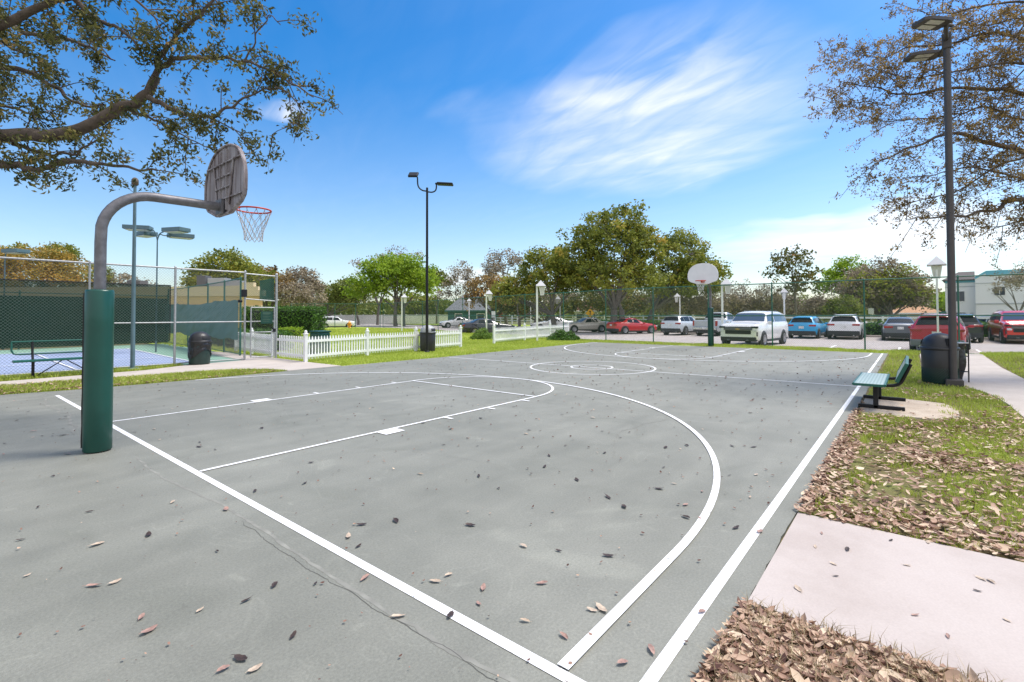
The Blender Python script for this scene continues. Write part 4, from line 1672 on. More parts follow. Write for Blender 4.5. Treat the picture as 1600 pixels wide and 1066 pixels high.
def apartment():
    p0 = P(1525, 500, 60)
    t = thing('apartment_house', 'white two storey house with sky blue trim at the right edge', 'house', (p0.x, p0.y, -0.2), rgt - math.atan(725 / F))
    XZ = Matrix(((1, 0, 0, 0), (0, 0, -1, 0), (0, 1, 0, 0), (0, 0, 0, 1)))
    b = MB()
    b.box((-1.4, 4.6, 3.0), (2.8, 8, 6.0))
    w = b.build('wall', m_wst, t)
    b = MB()
    b.prism([(0, 0), (9, 0), (9, 6.85), (0.95, 6.85), (0, 6.15)], -8, 0.6, XZ)
    w2 = b.build('wing', m_wst, t)
    b = MB()
    b.add([(-3.1, 0.2, 5.98), (-0.02, 0.2, 5.98), (-0.02, 6, 7.3), (-1.6, 6, 7.3), (-3.1, 9, 5.98)], [(0, 1, 2, 3), (0, 3, 4)])
    b.add([(-3.1, 0.2, 5.9), (-0.02, 0.2, 5.9), (-0.02, 0.2, 5.975), (-3.1, 0.2, 5.975)], [(0, 1, 2, 3)])
    b.build('roof', mat('brown_roof', (0.085, 0.072, 0.066), 0.9, var=0.12, scale=4), t)
    b = MB()
    b.prism([(0.95, 6.25), (9.0, 6.25), (9.0, 6.9), (0.95, 6.9)], 0.605, 0.68, XZ)
    b.prism([(-0.03, 6.0), (0.12, 6.0), (0.945, 6.6), (0.945, 6.88), (-0.03, 6.2)], 0.605, 0.66, XZ)
    b.box((-1.4, 0.56, 5.75), (2.8, 0.08, 0.28))
    b.build('trim', m_bl, t)
    b = MB()
    b.box((-1.4, 0.57, 5.1), (2.8, 0.06, 0.10))
    b.box((4.5, -0.63, 5.4), (9, 0.06, 0.10))
    b.box((4.5, -0.63, 2.9), (9, 0.06, 0.16))
    b.build('moulding', mat('grey_moulding', (0.5, 0.52, 0.54), 0.8), t)
    for x, z, ww, hh, y, par in ((-1.5, 3.9, 1.0, 1.2, 0.57, w), (-1.5, 1.2, 1.2, 1.3, 0.57, w), (2.1, 4.4, 0.9, 0.95, -0.63, w2), (2.3, 1.2, 1.5, 1.2, -0.63, w2), (6.4, 4.4, 1.4, 1.0, -0.63, w2), (6.4, 1.2, 1.5, 1.2, -0.63, w2)):
        b = MB()
        b.box((x, y, z), (ww + 0.22, 0.08, hh + 0.22))
        f = b.build('window', m_white, par)
        b = MB()
        b.box((x, y - 0.045, z), (ww, 0.02, hh))
        b.build('pane', m_winw, f)
        b = MB()
        b.box((x, y - 0.058, z), (0.05, 0.02, hh))
        b.build('glazing_bar', m_white, f)


apartment()
# ------------------------------------------------------------------ vehicles
def paint(name, c, rough=0.25, metal=0.0):
    return mat(name, c, rough, metal, var=0.03, scale=2, coat=0.7)


m_glass = mat('car_glass', (0.012, 0.015, 0.020), 0.06, var=0.02, spec=0.35)
m_glassb = mat('blue_windscreen', (0.035, 0.075, 0.15), 0.06, var=0.02, spec=0.4)
m_tyre = mat('tyre_rubber', (0.016, 0.016, 0.017), 0.8)
m_rimm = mat('alloy_rim', (0.45, 0.45, 0.47), 0.3, 0.8)
m_clad = mat('dark_cladding', (0.025, 0.025, 0.028), 0.6)
m_chrome = mat('chrome_trim', (0.6, 0.6, 0.62), 0.2, 0.9)
m_tail = mat('tail_lamp', (0.30, 0.012, 0.012), 0.15, coat=0.6)
m_head = mat('head_lamp', (0.62, 0.63, 0.66), 0.1, coat=0.6)
m_plate = mat('number_plate', (0.62, 0.63, 0.62), 0.5)
m_gold = mat('gold_badge', (0.55, 0.36, 0.10), 0.35, 0.5)

# stations: x (of half length), bottom, belt, top (of height), belt half width, top half width (of half width)
SUV = [(1.00, .22, .44, .46, .78, .70), (.965, .17, .52, .555, .93, .80), (.80, .15, .575, .625, .985, .84), (.50, .14, .61, .66, 1.0, .86), (.36, .14, .62, .675, 1.0, .85),
       (.07, .14, .635, .955, 1.0, .70), (-.20, .14, .645, 1.0, 1.0, .70), (-.60, .14, .655, .985, 1.0, .68), (-.85, .15, .665, .93, .985, .65), (-.955, .16, .66, .70, .96, .78), (-1.0, .22, .60, .62, .88, .78)]
TRUCKY = [(1.00, .24, .54, .56, .86, .80), (.975, .18, .585, .61, .97, .88), (.85, .15, .61, .645, 1.0, .90), (.55, .14, .63, .67, 1.0, .90), (.46, .14, .635, .68, 1.0, .88),
          (.24, .14, .645, .955, 1.0, .76), (-.10, .14, .65, 1.0, 1.0, .77), (-.65, .14, .655, .99, 1.0, .76), (-.93, .15, .66, .95, .99, .74), (-.98, .16, .655, .70, .97, .84), (-1.0, .22, .60, .63, .90, .80)]
SEDAN = [(1.00, .25, .42, .44, .74, .66), (.96, .18, .50, .54, .92, .80), (.78, .15, .56, .61, .985, .86), (.42, .14, .625, .68, 1.0, .88), (.32, .14, .635, .69, 1.0, .86),
         (.02, .14, .65, .965, 1.0, .66), (-.18, .14, .66, 1.0, 1.0, .66), (-.42, .14, .67, .955, 1.0, .64), (-.66, .15, .685, .745, .985, .80), (-.955, .17, .685, .73, .93, .78), (-1.0, .25, .62, .64, .85, .72)]
PICK = [(1.00, .24, .54, .56, .86, .80), (.975, .18, .585, .61, .97, .88), (.85, .15, .61, .645, 1.0, .90), (.50, .14, .63, .67, 1.0, .90), (.42, .14, .635, .68, 1.0, .88),
        (.22, .14, .645, .955, 1.0, .76), (0.0, .14, .65, 1.0, 1.0, .77), (-.20, .14, .65, .985, 1.0, .76), (-.27, .14, .65, .68, 1.0, .95), (-.985, .18, .64, .665, .99, .95), (-1.0, .24, .60, .64, .97, .93)]


class Loft:
    def __init__(self, tab, L, W, H):
        self.rings = []
        for (x, zl_, zb_, zt_, wb_, wt_) in tab:
            X, b, t, zl2 = x * L / 2, zb_ * H, zt_ * H, zl_ * H
            w, r = wb_ * W / 2, wt_ * W / 2
            zm = zl2 + (b - zl2) * 0.55
            half = [(w * 0.86, zl2), (w * 0.975, zl2 + 0.05 * H), (w * 0.995, zl2 + (b - zl2) * 0.32), (w, zm), (w * 0.975, b - 0.02 * H), (w * 0.945, b), (r, t - 0.035 * H * (1 if t - b > 0.1 * H else 0.2)), (r * 0.86, t - 0.006 * H), (r * 0.45, t)]
            ring = [(X, -y, z) for y, z in half] + [(X, 0, t + 0.004 * H)] + [(X, y, z) for y, z in half[::-1]]
            self.rings.append([Vector(p) for p in ring])
        self.n = len(self.rings[0])

    def at(self, s, r):
        s = min(max(s, 0), len(self.rings) - 1.0001)
        r = min(max(r, 0), self.n - 1.0001)
        i, j = int(s), int(r)
        a, b = s - i, r - j
        R = self.rings
        return (R[i][j] * (1 - a) + R[i + 1][j] * a) * (1 - b) + (R[i][j + 1] * (1 - a) + R[i + 1][j + 1] * a) * b

    def body(self):
        b = MB()
        n = self.n
        vs = [v for r in self.rings for v in r]
        fs = []
        for i in range(len(self.rings) - 1):
            for j in range(n - 1):
                fs.append((i * n + j, i * n + j + 1, (i + 1) * n + j + 1, (i + 1) * n + j))
            fs.append((i * n + n - 1, i * n, (i + 1) * n, (i + 1) * n + n - 1))
        b.add(vs, fs, True)
        b.add(self.rings[0], [tuple(range(n))])
        b.add(self.rings[-1], [tuple(range(n))[::-1]])
        return b

    def patch(self, b, c00, c10, c11, c01, off=0.010, nu=8, nv=4, mirror=False):
        """corner = (station, ring) pairs; offset away from the body's middle"""
        def f(u, v):
            s = (c00[0] * (1 - u) + c10[0] * u) * (1 - v) + (c01[0] * (1 - u) + c11[0] * u) * v
            r = (c00[1] * (1 - u) + c10[1] * u) * (1 - v) + (c01[1] * (1 - u) + c11[1] * u) * v
            if mirror:
                r = self.n - 1 - r
            p = self.at(s, r)
            e = 0.02
            d1 = self.at(s + e, r) - self.at(s - e, r)
            d2 = self.at(s, r + e) - self.at(s, r - e)
            nn = d1.cross(d2)
            if nn.length > 1e-9:
                nn.normalize()
            mid = Vector((p.x, 0, 0.75))
            if nn.dot(p - mid) < 0:
                nn = -nn
            return p + nn * off
        b.grid(f, nu, nv)


def wheel(t, x, y, r, w, side):
    b = MB()
    M = Matrix.Translation((x, y, r)) @ Matrix.Rotation(-side * PI / 2, 4, 'X')
    b.lathe([(r * 0.62, -w / 2), (r * 0.94, -w / 2), (r, -w * 0.32), (r, w * 0.32), (r * 0.94, w / 2), (r * 0.64, w / 2), (r * 0.62, w * 0.40)], 28, M=M)
    tw = b.build('wheel', m_tyre, t)
    b = MB()
    b.lathe([(r * 0.64, w * 0.50), (r * 0.59, w * 0.48), (r * 0.57, w * 0.37), (0.002, w * 0.37)], 28, M=M)
    for k in range(10):
        a = 2 * PI * k / 10
        b.box((r * 0.33, 0, w * 0.43), (r * 0.50, r * 0.12, 0.02), M @ Matrix.Rotation(a, 4, 'Z'))
    b.lathe([(r * 0.16, w * 0.40), (r * 0.14, w * 0.48), (0.002, w * 0.48)], 12, M=M)
    b.build('rim', m_rimm, tw)


def car(name, label, cat, loc, rz, tab, L, W, H, m_body, kind, group='cars parked beyond the fence', glass=None, m_low=None):
    t = thing(name, label, cat, loc, rz, group)
    glass = glass or m_glass
    m_low = m_low or m_clad
    lf = Loft(tab, L, W, H)
    body = lf.body()
    body.build('body', m_body, t)
    hl, hw = L / 2, W / 2
    c = (lf.n - 1) / 2
    pick = kind == 'pickup'
    # glass
    b = MB()
    lf.patch(b, (4.12, 6.25), (4.12, lf.n - 1 - 6.25), (4.93, lf.n - 1 - 6.25), (4.93, 6.25), nu=12)
    b.build('windscreen', glass, t)
    b = MB()
    if pick:
        lf.patch(b, (7.12, 6.3), (7.12, lf.n - 1 - 6.3), (7.75, lf.n - 1 - 6.3), (7.75, 6.3), nu=12)
    elif kind == 'sedan':
        lf.patch(b, (7.1, 6.25), (7.1, lf.n - 1 - 6.25), (7.93, lf.n - 1 - 6.25), (7.93, 6.25), nu=12)
    else:
        lf.patch(b, (8.12, 6.2), (8.12, lf.n - 1 - 6.2), (8.93, lf.n - 1 - 6.2), (8.93, 6.2), nu=12)
    b.build('rear_window', glass, t)
    segs = [(4.55, 5.95, 4.95), (6.05, 7.0, 6.05), (7.08, 8.1, 7.08)] if kind == 'suv' else ([(4.55, 5.95, 4.95), (6.05, 7.2, 6.05)] if kind == 'sedan' else [(4.55, 5.9, 4.95), (6.0, 6.95, 6.0)])
    for mir in (False, True):
        for k, (s0, s1, s2) in enumerate(segs):
            e = s1 - (0.25 if k == len(segs) - 1 else 0)
            b = MB()
            lf.patch(b, (s0, 5.12), (s1, 5.12), (e, 5.86), (s2, 5.86), mirror=mir)
            b.build('side_window', glass, t)
    # wheels and arches
    r = 0.235 * H if kind == 'sedan' else 0.215 * H
    if H > 1.8:
        r = 0.205 * H
    fx, rx = hl * 0.66, -hl * (0.60 if not pick else 0.62)
    for x in (fx, rx):
        for sd_ in (-1, 1):
            b = MB()
            M = Matrix.Translation((x, sd_ * (hw - 0.145), r)) @ Matrix.Rotation(-sd_ * PI / 2, 4, 'X')
            b.lathe([(0.002, 0.155), (r * 1.16, 0.155), (r * 1.2, 0.14), (r * 1.2, 0)], 26, M=M)
            b.build('wheel_arch', m_clad if m_low is m_clad else m_black, t)
            wheel(t, x, sd_ * (hw - 0.060), r, 0.21, sd_)
    # lower cladding front and rear, sills
    b = MB()
    b.box((hl - 0.13, 0, 0.215 * H), (0.30, W * 0.90, 0.13 * H), bev=0.05)
    b.build('front_bumper', m_low, t)
    b = MB()
    b.box((-hl + 0.13, 0, 0.255 * H), (0.32, W * 0.95, 0.19 * H), bev=0.06)
    b.box((-hl + 0.10, 0, 0.165 * H), (0.22, W * 0.74, 0.07 * H), bev=0.03)
    bp_ = b.build('rear_bumper', m_low, t)
    b = MB()
    b.box((-hl + 0.005, 0, 0.235 * H), (0.03, W * 0.62, 0.035 * H), bev=0.01)
    for sg in (-1, 1):
        b.tube([(-hl + 0.12, sg * W * 0.30, 0.17 * H), (-hl - 0.02, sg * W * 0.30, 0.17 * H)], 0.035, 10)
    b.build('exhaust_trim', m_chrome, bp_)
    for sg in (-1, 1):
        b = MB()
        b.box(((fx + rx) / 2, sg * (hw * 0.955), 0.165 * H), (fx - rx - 2.3 * r, 0.07, 0.07 * H), bev=0.015)
        b.build('sill', m_low, t)
    # mirrors
    for sg in (-1, 1):
        b = MB()
        xm = hl * (tab[4][0] + 0.02) - 0.02 * L
        b.box((xm - 0.05, sg * (hw + 0.10), 0.66 * H), (0.12, 0.20, 0.13 if H < 1.8 else 0.18), bev=0.03)
        b.tube([(xm - 0.05, sg * (hw * 0.9), 0.64 * H), (xm - 0.05, sg * (hw + 0.06), 0.65 * H)], 0.025, 6)
        b.build('mirror', m_body if kind != 'pickup' else m_clad, t)
    # plate
    if not pick:
        b = MB()
        zpl = 0.50 * H if kind != 'sedan' else 0.55 * H
        b.box((-hl - 0.005, 0, zpl), (0.02, 0.32, 0.17), bev=0.004)
        b.build('number_plate', m_plate, t)
    # rear lamps
    for sg in (-1, 1):
        b = MB()
        if kind == 'sedan':
            b.box((-hl + 0.055, sg * hw * 0.66, 0.585 * H), (0.17, 0.48, 0.15), Matrix.Identity(4), 0.04)
        elif pick:
            b.box((-hl + 0.06, sg * hw * 0.905, 0.53 * H), (0.14, 0.16, 0.42), Matrix.Identity(4), 0.03)
        else:
            b.box((-hl + 0.065, sg * hw * 0.74, 0.585 * H), (0.19, 0.44, 0.13), Matrix.Translation((0, 0, 0)), 0.04)
        b.build('tail_lamp', m_tail, t)
    if kind == 'suv':
        b = MB()
        b.box((-hl * 0.885, 0, 0.945 * H), (0.20, W * 0.60, 0.035), bev=0.012)
        b.build('spoiler', m_body, t)
        b = MB()
        for sg in (-1, 1):
            y = sg * hw * 0.62
            b.tube(catmull([(hl * 0.0, y, 0.965 * H), (-hl * 0.08, y, 1.0 * H + 0.035), (-hl * 0.55, y, 1.0 * H + 0.025), (-hl * 0.72, y, 0.965 * H)]), 0.016, 6)
        b.build('roof_rail', m_clad, t)
    if pick:
        b = MB()
        b.box((-hl * 0.63, 0, 0.683 * H), (hl * 0.66, W * 0.82, 0.012), bev=0.004)
        b.build('bed_recess', m_clad, t)  # bed is not hollow: its dark recess is coloured as a flat sheet
        b = MB()
        b.box((-hl - 0.005, 0, 0.52 * H), (0.03, W * 0.74, 0.22 * H), bev=0.01)
        b.box((-hl - 0.022, 0, 0.585 * H), (0.02, 0.30, 0.06), bev=0.005)
        b.build('tailgate', m_body, t)
        b = MB()
        b.box((-hl - 0.06, 0, 0.33 * H), (0.16, W * 0.93, 0.12 * H), bev=0.04)
        rb_ = b.build('step_bumper', m_chrome if m_low is m_clad else m_low, t)
        b = MB()
        b.box((-hl - 0.145, 0, 0.34 * H), (0.015, 0.32, 0.15), bev=0.004)
        b.build('number_plate', m_plate, rb_)
    # front lamps and grille
    truck = tab in (TRUCKY, PICK)
    b = MB()
    if truck:
        b.box((hl - 0.01, 0, 0.405 * H), (0.06, W * 0.66, 0.11 * H), bev=0.03)
        b.box((hl - 0.015, 0, 0.545 * H), (0.08, W * 0.74, 0.028 * H), bev=0.01)
        b.box((hl - 0.02, 0, 0.205 * H), (0.06, W * 0.58, 0.045 * H), bev=0.02)
    else:
        b.box((hl - 0.015, 0, 0.37 * H), (0.06, W * 0.48, 0.10 * H), bev=0.03)
    g = b.build('grille', m_clad, t)
    if truck:
        b = MB()
        b.box((hl + 0.005, 0, 0.493 * H), (0.07, W * 0.72, 0.062 * H), bev=0.012)
        for sg in (-1, 1):
            b.tube([(hl + 0.01, sg * W * 0.27, 0.185 * H), (hl + 0.01, sg * W * 0.21, 0.185 * H)], 0.045, 8)
        b.build('grille_bar', mat('grille_satin', (0.14, 0.14, 0.15), 0.3, 0.6), g)
        b = MB()
        for k in range(7):
            b.box((hl + 0.024, 0, (0.36 + 0.015 * k) * H), (0.012, W * 0.60, 0.008))
        b.build('grille_slat', m_seam, g)
    for sg in (-1, 1):
        b = MB()
        if truck:
            b.box((hl - 0.07, sg * hw * 0.81, 0.545 * H), (0.16, 0.34, 0.10), bev=0.025)
        else:
            b.box((hl * 0.955, sg * hw * 0.70, 0.47 * H), (0.22, 0.42, 0.12), bev=0.05)
        b.build('headlight', m_head if not truck else m_glass, t)
        if truck:
            b = MB()
            b.box((hl - 0.045, sg * hw * 0.80, 0.44 * H), (0.12, 0.22, 0.13), bev=0.03)
            b.build('headlight', m_head, t)
            b = MB()
            b.box((hl - 0.09, sg * hw * 0.93, 0.36 * H), (0.12, 0.07, 0.24), bev=0.02)
            b.build('fog_surround', m_clad, t)
    return t


def badge(t, L, H):
    """gold cross shaped badge on the grille bar"""
    b = MB()
    o = [(-0.13, -0.018), (-0.05, -0.018), (-0.04, -0.045), (0.055, -0.045), (0.05, -0.018), (0.13, -0.018), (0.12, 0.02), (0.045, 0.02), (0.035, 0.045), (-0.055, 0.045), (-0.045, 0.02), (-0.14, 0.02)]
    M = Matrix.Translation((L / 2 + 0.04, 0, 0.493 * H)) @ Matrix(((0, 0, 1, 0), (1, 0, 0, 0), (0, 1, 0, 0), (0, 0, 0, 1)))
    b.prism(o, 0, 0.012, M)
    b.build('badge', m_gold, t)


def park(px, depth_u, z=None):
    """point of the car park on the bearing px at distance u along the court"""
    v = ray(px, 500)
    s = (depth_u - CAM.x) / v.x
    p = CAM + v * s
    return (p.x, p.y, lotz if z is None else z)


m_wpaint = paint('white_car_paint', (0.78, 0.78, 0.79))
m_silver = paint('silver_car_paint', (0.42, 0.45, 0.47), 0.3, 0.3)
m_redp = paint('red_car_paint', (0.42, 0.010, 0.03), 0.22)
m_red2 = paint('bright_red_paint', (0.58, 0.018, 0.028), 0.22)
m_bluep = paint('azure_car_paint', (0.04, 0.36, 0.66), 0.25)
m_greyp = paint('grey_car_paint', (0.12, 0.135, 0.16), 0.28, 0.3)
m_darkp = paint('black_car_paint', (0.016, 0.018, 0.026), 0.2)
m_beige = paint('beige_car_paint', (0.52, 0.48, 0.42), 0.3, 0.1)
m_whb = paint('pale_blue_white_paint', (0.62, 0.67, 0.72), 0.25)

# near row, close behind the fence
tt = car('parked_suv', 'large white truck-like SUV facing the court behind the far hoop', 'car', park(1180, 29.0), PI - 0.10, TRUCKY, 5.35, 2.06, 1.93, m_wpaint, 'suv', glass=m_glassb)
badge(tt, 5.35, 1.93)
car('parked_suv', 'deep red SUV seen from behind, nearest car, beyond the large litter bin', 'car', park(1469, 29.3), -0.09, SUV, 4.75, 1.93, 1.74, m_redp, 'suv', m_low=m_greyp)
# far row along the hedge
car('parked_suv', 'bright azure blue small SUV seen from behind', 'car', park(1263, 40.2), -0.06, SUV, 4.45, 1.84, 1.60, m_bluep, 'suv')
car('parked_suv', 'white SUV with dark lower bumper between the blue and the grey car', 'car', park(1323, 40.6), 0.0, SUV, 4.7, 1.92, 1.72, m_wpaint, 'suv')
car('parked_sedan', 'dark grey saloon car seen from behind, beside the red SUV', 'car', park(1405, 40.4), 0.04, SEDAN, 4.9, 1.86, 1.52, m_greyp, 'sedan')
car('parked_suv', 'black SUV peeping out right of the deep red SUV', 'car', park(1497, 40.3), 0.02, SUV, 4.7, 1.90, 1.74, m_darkp, 'suv')
car('parked_truck', 'bright red pickup facing the court at the right edge', 'pickup truck', park(1591, 40.5), PI + 0.05, TRUCKY, 5.4, 2.04, 1.92, m_red2, 'suv', glass=m_glassb)
car('parked_truck', 'silver pickup truck seen from behind, left of the white front-facing SUV', 'pickup truck', park(1124, 40.9), -0.10, PICK, 5.8, 2.02, 1.92, m_silver, 'pickup')
car('parked_suv', 'pale blue white SUV seen from behind, left of the silver pickup', 'car', park(1068, 40.4), -0.14, SUV, 4.6, 1.86, 1.70, m_whb, 'suv')
car('parked_sedan', 'bright red saloon car in front of the big tree', 'car', park(987, 39.9), -0.50, SEDAN, 4.5, 1.80, 1.45, m_red2, 'sedan')
car('parked_sedan', 'pale gold saloon car left of the big tree trunk', 'car', park(914, 40.5), PI - 0.62, SEDAN, 4.6, 1.82, 1.46, m_beige, 'sedan')
car('parked_sedan', 'white saloon car half hidden behind the farther picket fence', 'car', park(862, 43.0), PI - 0.70, SEDAN, 4.6, 1.82, 1.45, m_wpaint, 'sedan')
car('parked_sedan', 'black saloon car with pale roof behind the round bush', 'car', park(762, 30.6), -0.52, SEDAN, 4.9, 1.86, 1.45, m_darkp, 'sedan')
car('parked_sedan', 'distant white saloon car right of the slim black lamp post', 'car', park(713, 45.5), PI - 0.45, SEDAN, 4.5, 1.80, 1.48, m_wpaint, 'sedan')
car('parked_suv', 'distant white SUV in side view beside the tall clipped hedge', 'car', park(527, 33.5), -0.62, SUV, 4.6, 1.85, 1.62, m_wpaint, 'suv')
car('parked_sedan', 'small dark car partly hidden by the tall clipped hedge', 'car', park(500, 37.5), -0.62, SEDAN, 4.5, 1.80, 1.45, m_darkp, 'sedan')
car('parked_suv', 'pale grey car far off behind the hedge at the right edge', 'car', park(1543, 49.5), 0.9, SUV, 4.5, 1.82, 1.6, m_silver, 'suv')
# ------------------------------------------------------------------ trees and hedges
m_bark = mat('tree_bark', (0.105, 0.080, 0.065), 0.9, var=0.3, scale=9, bump=0.8, bscale=25)
m_barkg = mat('grey_bark', (0.16, 0.14, 0.125), 0.9, var=0.3, scale=9, bump=0.5, bscale=25)
L_DARK = leafmat('leaf_dark_olive', [(0, (0.074, 0.085, 0.030)), (0.45, (0.135, 0.148, 0.039)), (0.8, (0.234, 0.198, 0.049)), (1, (0.370, 0.211, 0.074))], 0.25)
L_NEAR = leafmat('leaf_live_oak', [(0, (0.054, 0.065, 0.030)), (0.5, (0.149, 0.155, 0.047)), (0.8, (0.297, 0.257, 0.081)), (1, (0.405, 0.257, 0.095))], 0.38)
L_BROWN = leafmat('leaf_bronze', [(0, (0.117, 0.085, 0.039)), (0.5, (0.299, 0.202, 0.072)), (0.85, (0.481, 0.325, 0.104)), (1, (0.598, 0.364, 0.117))], 0.42)
L_OLIVE = leafmat('leaf_olive', [(0, (0.115, 0.149, 0.030)), (0.5, (0.257, 0.290, 0.049)), (0.8, (0.392, 0.385, 0.061)), (1, (0.459, 0.338, 0.068))], 0.32)
L_LIME = leafmat('leaf_bright_green', [(0, (0.15, 0.24, 0.02)), (0.5, (0.28, 0.42, 0.03)), (1, (0.44, 0.54, 0.06))], 0.4)
L_GOLD = leafmat('leaf_yellow_brown', [(0, (0.180, 0.165, 0.038)), (0.5, (0.390, 0.285, 0.060)), (1, (0.540, 0.330, 0.090))], 0.3)
L_MID = leafmat('leaf_mid_green', [(0, (0.10, 0.15, 0.03)), (0.6, (0.21, 0.25, 0.05)), (1, (0.33, 0.33, 0.10))], 0.3)
L_GREY = leafmat('leaf_grey_brown', [(0, (0.176, 0.150, 0.114)), (0.5, (0.334, 0.281, 0.202)), (1, (0.456, 0.369, 0.246))], 0.2)
L_HEDGE = leafmat('leaf_hedge', [(0, (0.038, 0.095, 0.021)), (0.5, (0.078, 0.172, 0.031)), (1, (0.172, 0.310, 0.052))], 0.25)
L_SHRUB = leafmat('leaf_shrub', [(0, (0.080, 0.160, 0.024)), (0.5, (0.176, 0.288, 0.048)), (1, (0.304, 0.400, 0.096))], 0.3)


def limb(b, pts, r0, r1, n=7):
    q = catmull(pts, 4)
    m = len(q)
    b.tube(q, [r0 + (r1 - r0) * i / (m - 1) for i in range(m)], n, caps=False)
    return q


def tree(name, label, base, blobs, leaf, bark, seed, n_clump, per, cr, ls, trunk_r=0.25, fork=0.3, group='trees beyond the car park', trunks=None, twig=0.5, hollow=0.45, flat=0.75, cat='tree'):
    """blobs: (centre, rx, rz) ellipsoids that together make the crown"""
    rng = np.random.default_rng(seed)
    rr = random.Random(seed)
    t = thing(name, label, cat, base, 0, group)
    B = Vector(base)
    C = []
    wts = np.array([bx[1] * bx[1] * bx[2] for bx in blobs])
    wts = wts / wts.sum()
    for i in range(n_clump):
        k = rng.choice(len(blobs), p=wts)
        c, rx, rz = blobs[k]
        while True:
            v = rng.normal(size=3)
            v /= np.linalg.norm(v)
            rad = hollow + (1 - hollow) * rng.random() ** 0.6
            if v[2] > -0.75:
                break
        C.append(np.array(c) + v * rad * np.array([rx, rx, rz]))
    C = np.array(C)
    # trunk and limbs
    b = MB()
    tops = []
    cen = Vector(tuple(np.mean([np.array(x[0]) for x in blobs], axis=0)))
    for tb in (trunks or [(0, 0)]):
        f = Vector((tb[0] + (cen.x - B.x) * 0.12, tb[1] + (cen.y - B.y) * 0.12, (cen.z - B.z) * fork))
        p = [Vector((tb[0], tb[1], -0.1)), Vector((tb[0], tb[1], 0)) .lerp(f, 0.45) + Vector((rr.uniform(-.1, .1), rr.uniform(-.1, .1), 0)), f]
        tr_ = trunk_r / (1 if not trunks else max(1, len(trunks) ** 0.4))
        b.tube([p[0], p[0] + Vector((0, 0, 0.18)), p[1], p[2]], [tr_ * 1.5, tr_ * 1.1, tr_ * 0.92, tr_ * 0.8], 10)
        tops.append((f, tr_ * 0.8))
    hubs = []
    for c, rx, rz in blobs:
        for q in range(max(2, int(rx * 0.9))):
            f, r0 = tops[rr.randrange(len(tops))]
            a = rr.uniform(0, 2 * PI)
            e = Vector(c) - B + Vector((math.cos(a) * rx * 0.45, math.sin(a) * rx * 0.45, rr.uniform(-0.5, 0.25) * rz))
            m = f.lerp(e, 0.5) + Vector((rr.uniform(-.12, .12) * rx, rr.uniform(-.12, .12) * rx, 0.10 * rz))
            qpts = limb(b, [f, m, e], r0 * 0.62, r0 * 0.16, 6)
            hubs += [(x, r0 * 0.16) for x in qpts[len(qpts) // 2:]]
    hub = np.array([tuple(h[0]) for h in hubs])
    for c in C[::max(1, int(1 / max(twig, 0.01)))]:
        l = c - np.array(tuple(B))
        i = int(np.argmin(((hub - l) ** 2).sum(1)))
        s, e = Vector(hub[i]), Vector(l)
        m = s.lerp(e, 0.5) + Vector((rr.uniform(-.3, .3), rr.uniform(-.3, .3), rr.uniform(0, .4))) * cr * 0.5
        b.tube([s, m, e], [hubs[i][1] * 0.8, hubs[i][1] * 0.5, 0.012], 4, caps=False)
    b.build('trunk', bark, t)
    # leaves
    n = n_clump * per
    idx = np.repeat(np.arange(n_clump), per)
    v = rng.normal(size=(n, 3))
    v /= np.linalg.norm(v, axis=1)[:, None]
    rad = rng.random(n) ** 0.5
    crv = cr * rng.uniform(0.55, 1.25, n_clump)[idx]
    pos = C[idx] + v * (rad * crv)[:, None] * np.array([1, 1, flat]) - np.array(tuple(B))
    tint = np.clip(rng.normal(0.45, 0.22, n_clump)[idx] + rng.normal(0, 0.16, n), 0, 1)
    V, Fi = leaves_geo(pos, ls * rng.uniform(0.6, 1.3, n), rng, aspect=0.62, flat=0.25)
    fast_mesh('crown', V, Fi, leaf, np.repeat(tint, 4), t)
    return t


def blob(px, py, rx, rz, depth):
    c = P(px, py, depth)
    k = depth / F
    return ((c.x, c.y, c.z), rx * k, rz * k)


def bg(label, px, depth, blobs, leaf, seed, n, per, cr, ls, tr=0.22, name='broadleaf_tree', bark=None, **kw):
    p = P(px, 500, depth)
    tree(name, label, (p.x, p.y, -0.2), [blob(*x, depth + (0 if len(x) == 4 else 0)) for x in blobs], leaf, bark or m_barkg, seed, n, per, cr, ls, tr, **kw)


# the big tree and its neighbours
D1 = 47
bg('big spreading olive green tree at the centre behind the red car', 960, D1, [(958, 378, 62, 62), (900, 400, 38, 42), (1008, 400, 34, 50), (985, 345, 34, 30), (960, 435, 76, 30)], L_OLIVE, 11, 430, 46, 0.85, 0.30, 0.55, 'spreading_tree', m_barkg, fork=0.28, trunks=[(0, 0), (0.45, -0.5), (0.5, 0.35)], hollow=0.35)
bg('olive tree just left of the big tree, over the tall lantern post', 866, 50, [(860, 425, 48, 38), (815, 452, 38, 24), (792, 462, 28, 18), (895, 440, 36, 26)], L_OLIVE, 111, 260, 44, 0.85, 0.30, 0.30, 'spreading_tree', m_barkg, fork=0.35)
bg('olive tree just right of the big tree, over the far backboard', 1012, 55, [(1065, 400, 42, 40), (1090, 440, 38, 32), (1045, 445, 45, 26), (1110, 425, 24, 26)], L_OLIVE, 12, 300, 44, 0.9, 0.32, 0.36, 'spreading_tree', m_barkg, fork=0.35)
bg('vivid lime green tree behind the white lantern post left of the black lamp post', 618, 76, [(618, 430, 52, 30), (575, 448, 36, 24), (655, 440, 36, 28), (600, 415, 30, 18), (640, 418, 28, 18)], L_LIME, 13, 330, 40, 1.25, 0.42, 0.42, bark=m_barkg, fork=0.35, trunks=[(0, 0), (0.9, -0.8)], hollow=0.3)
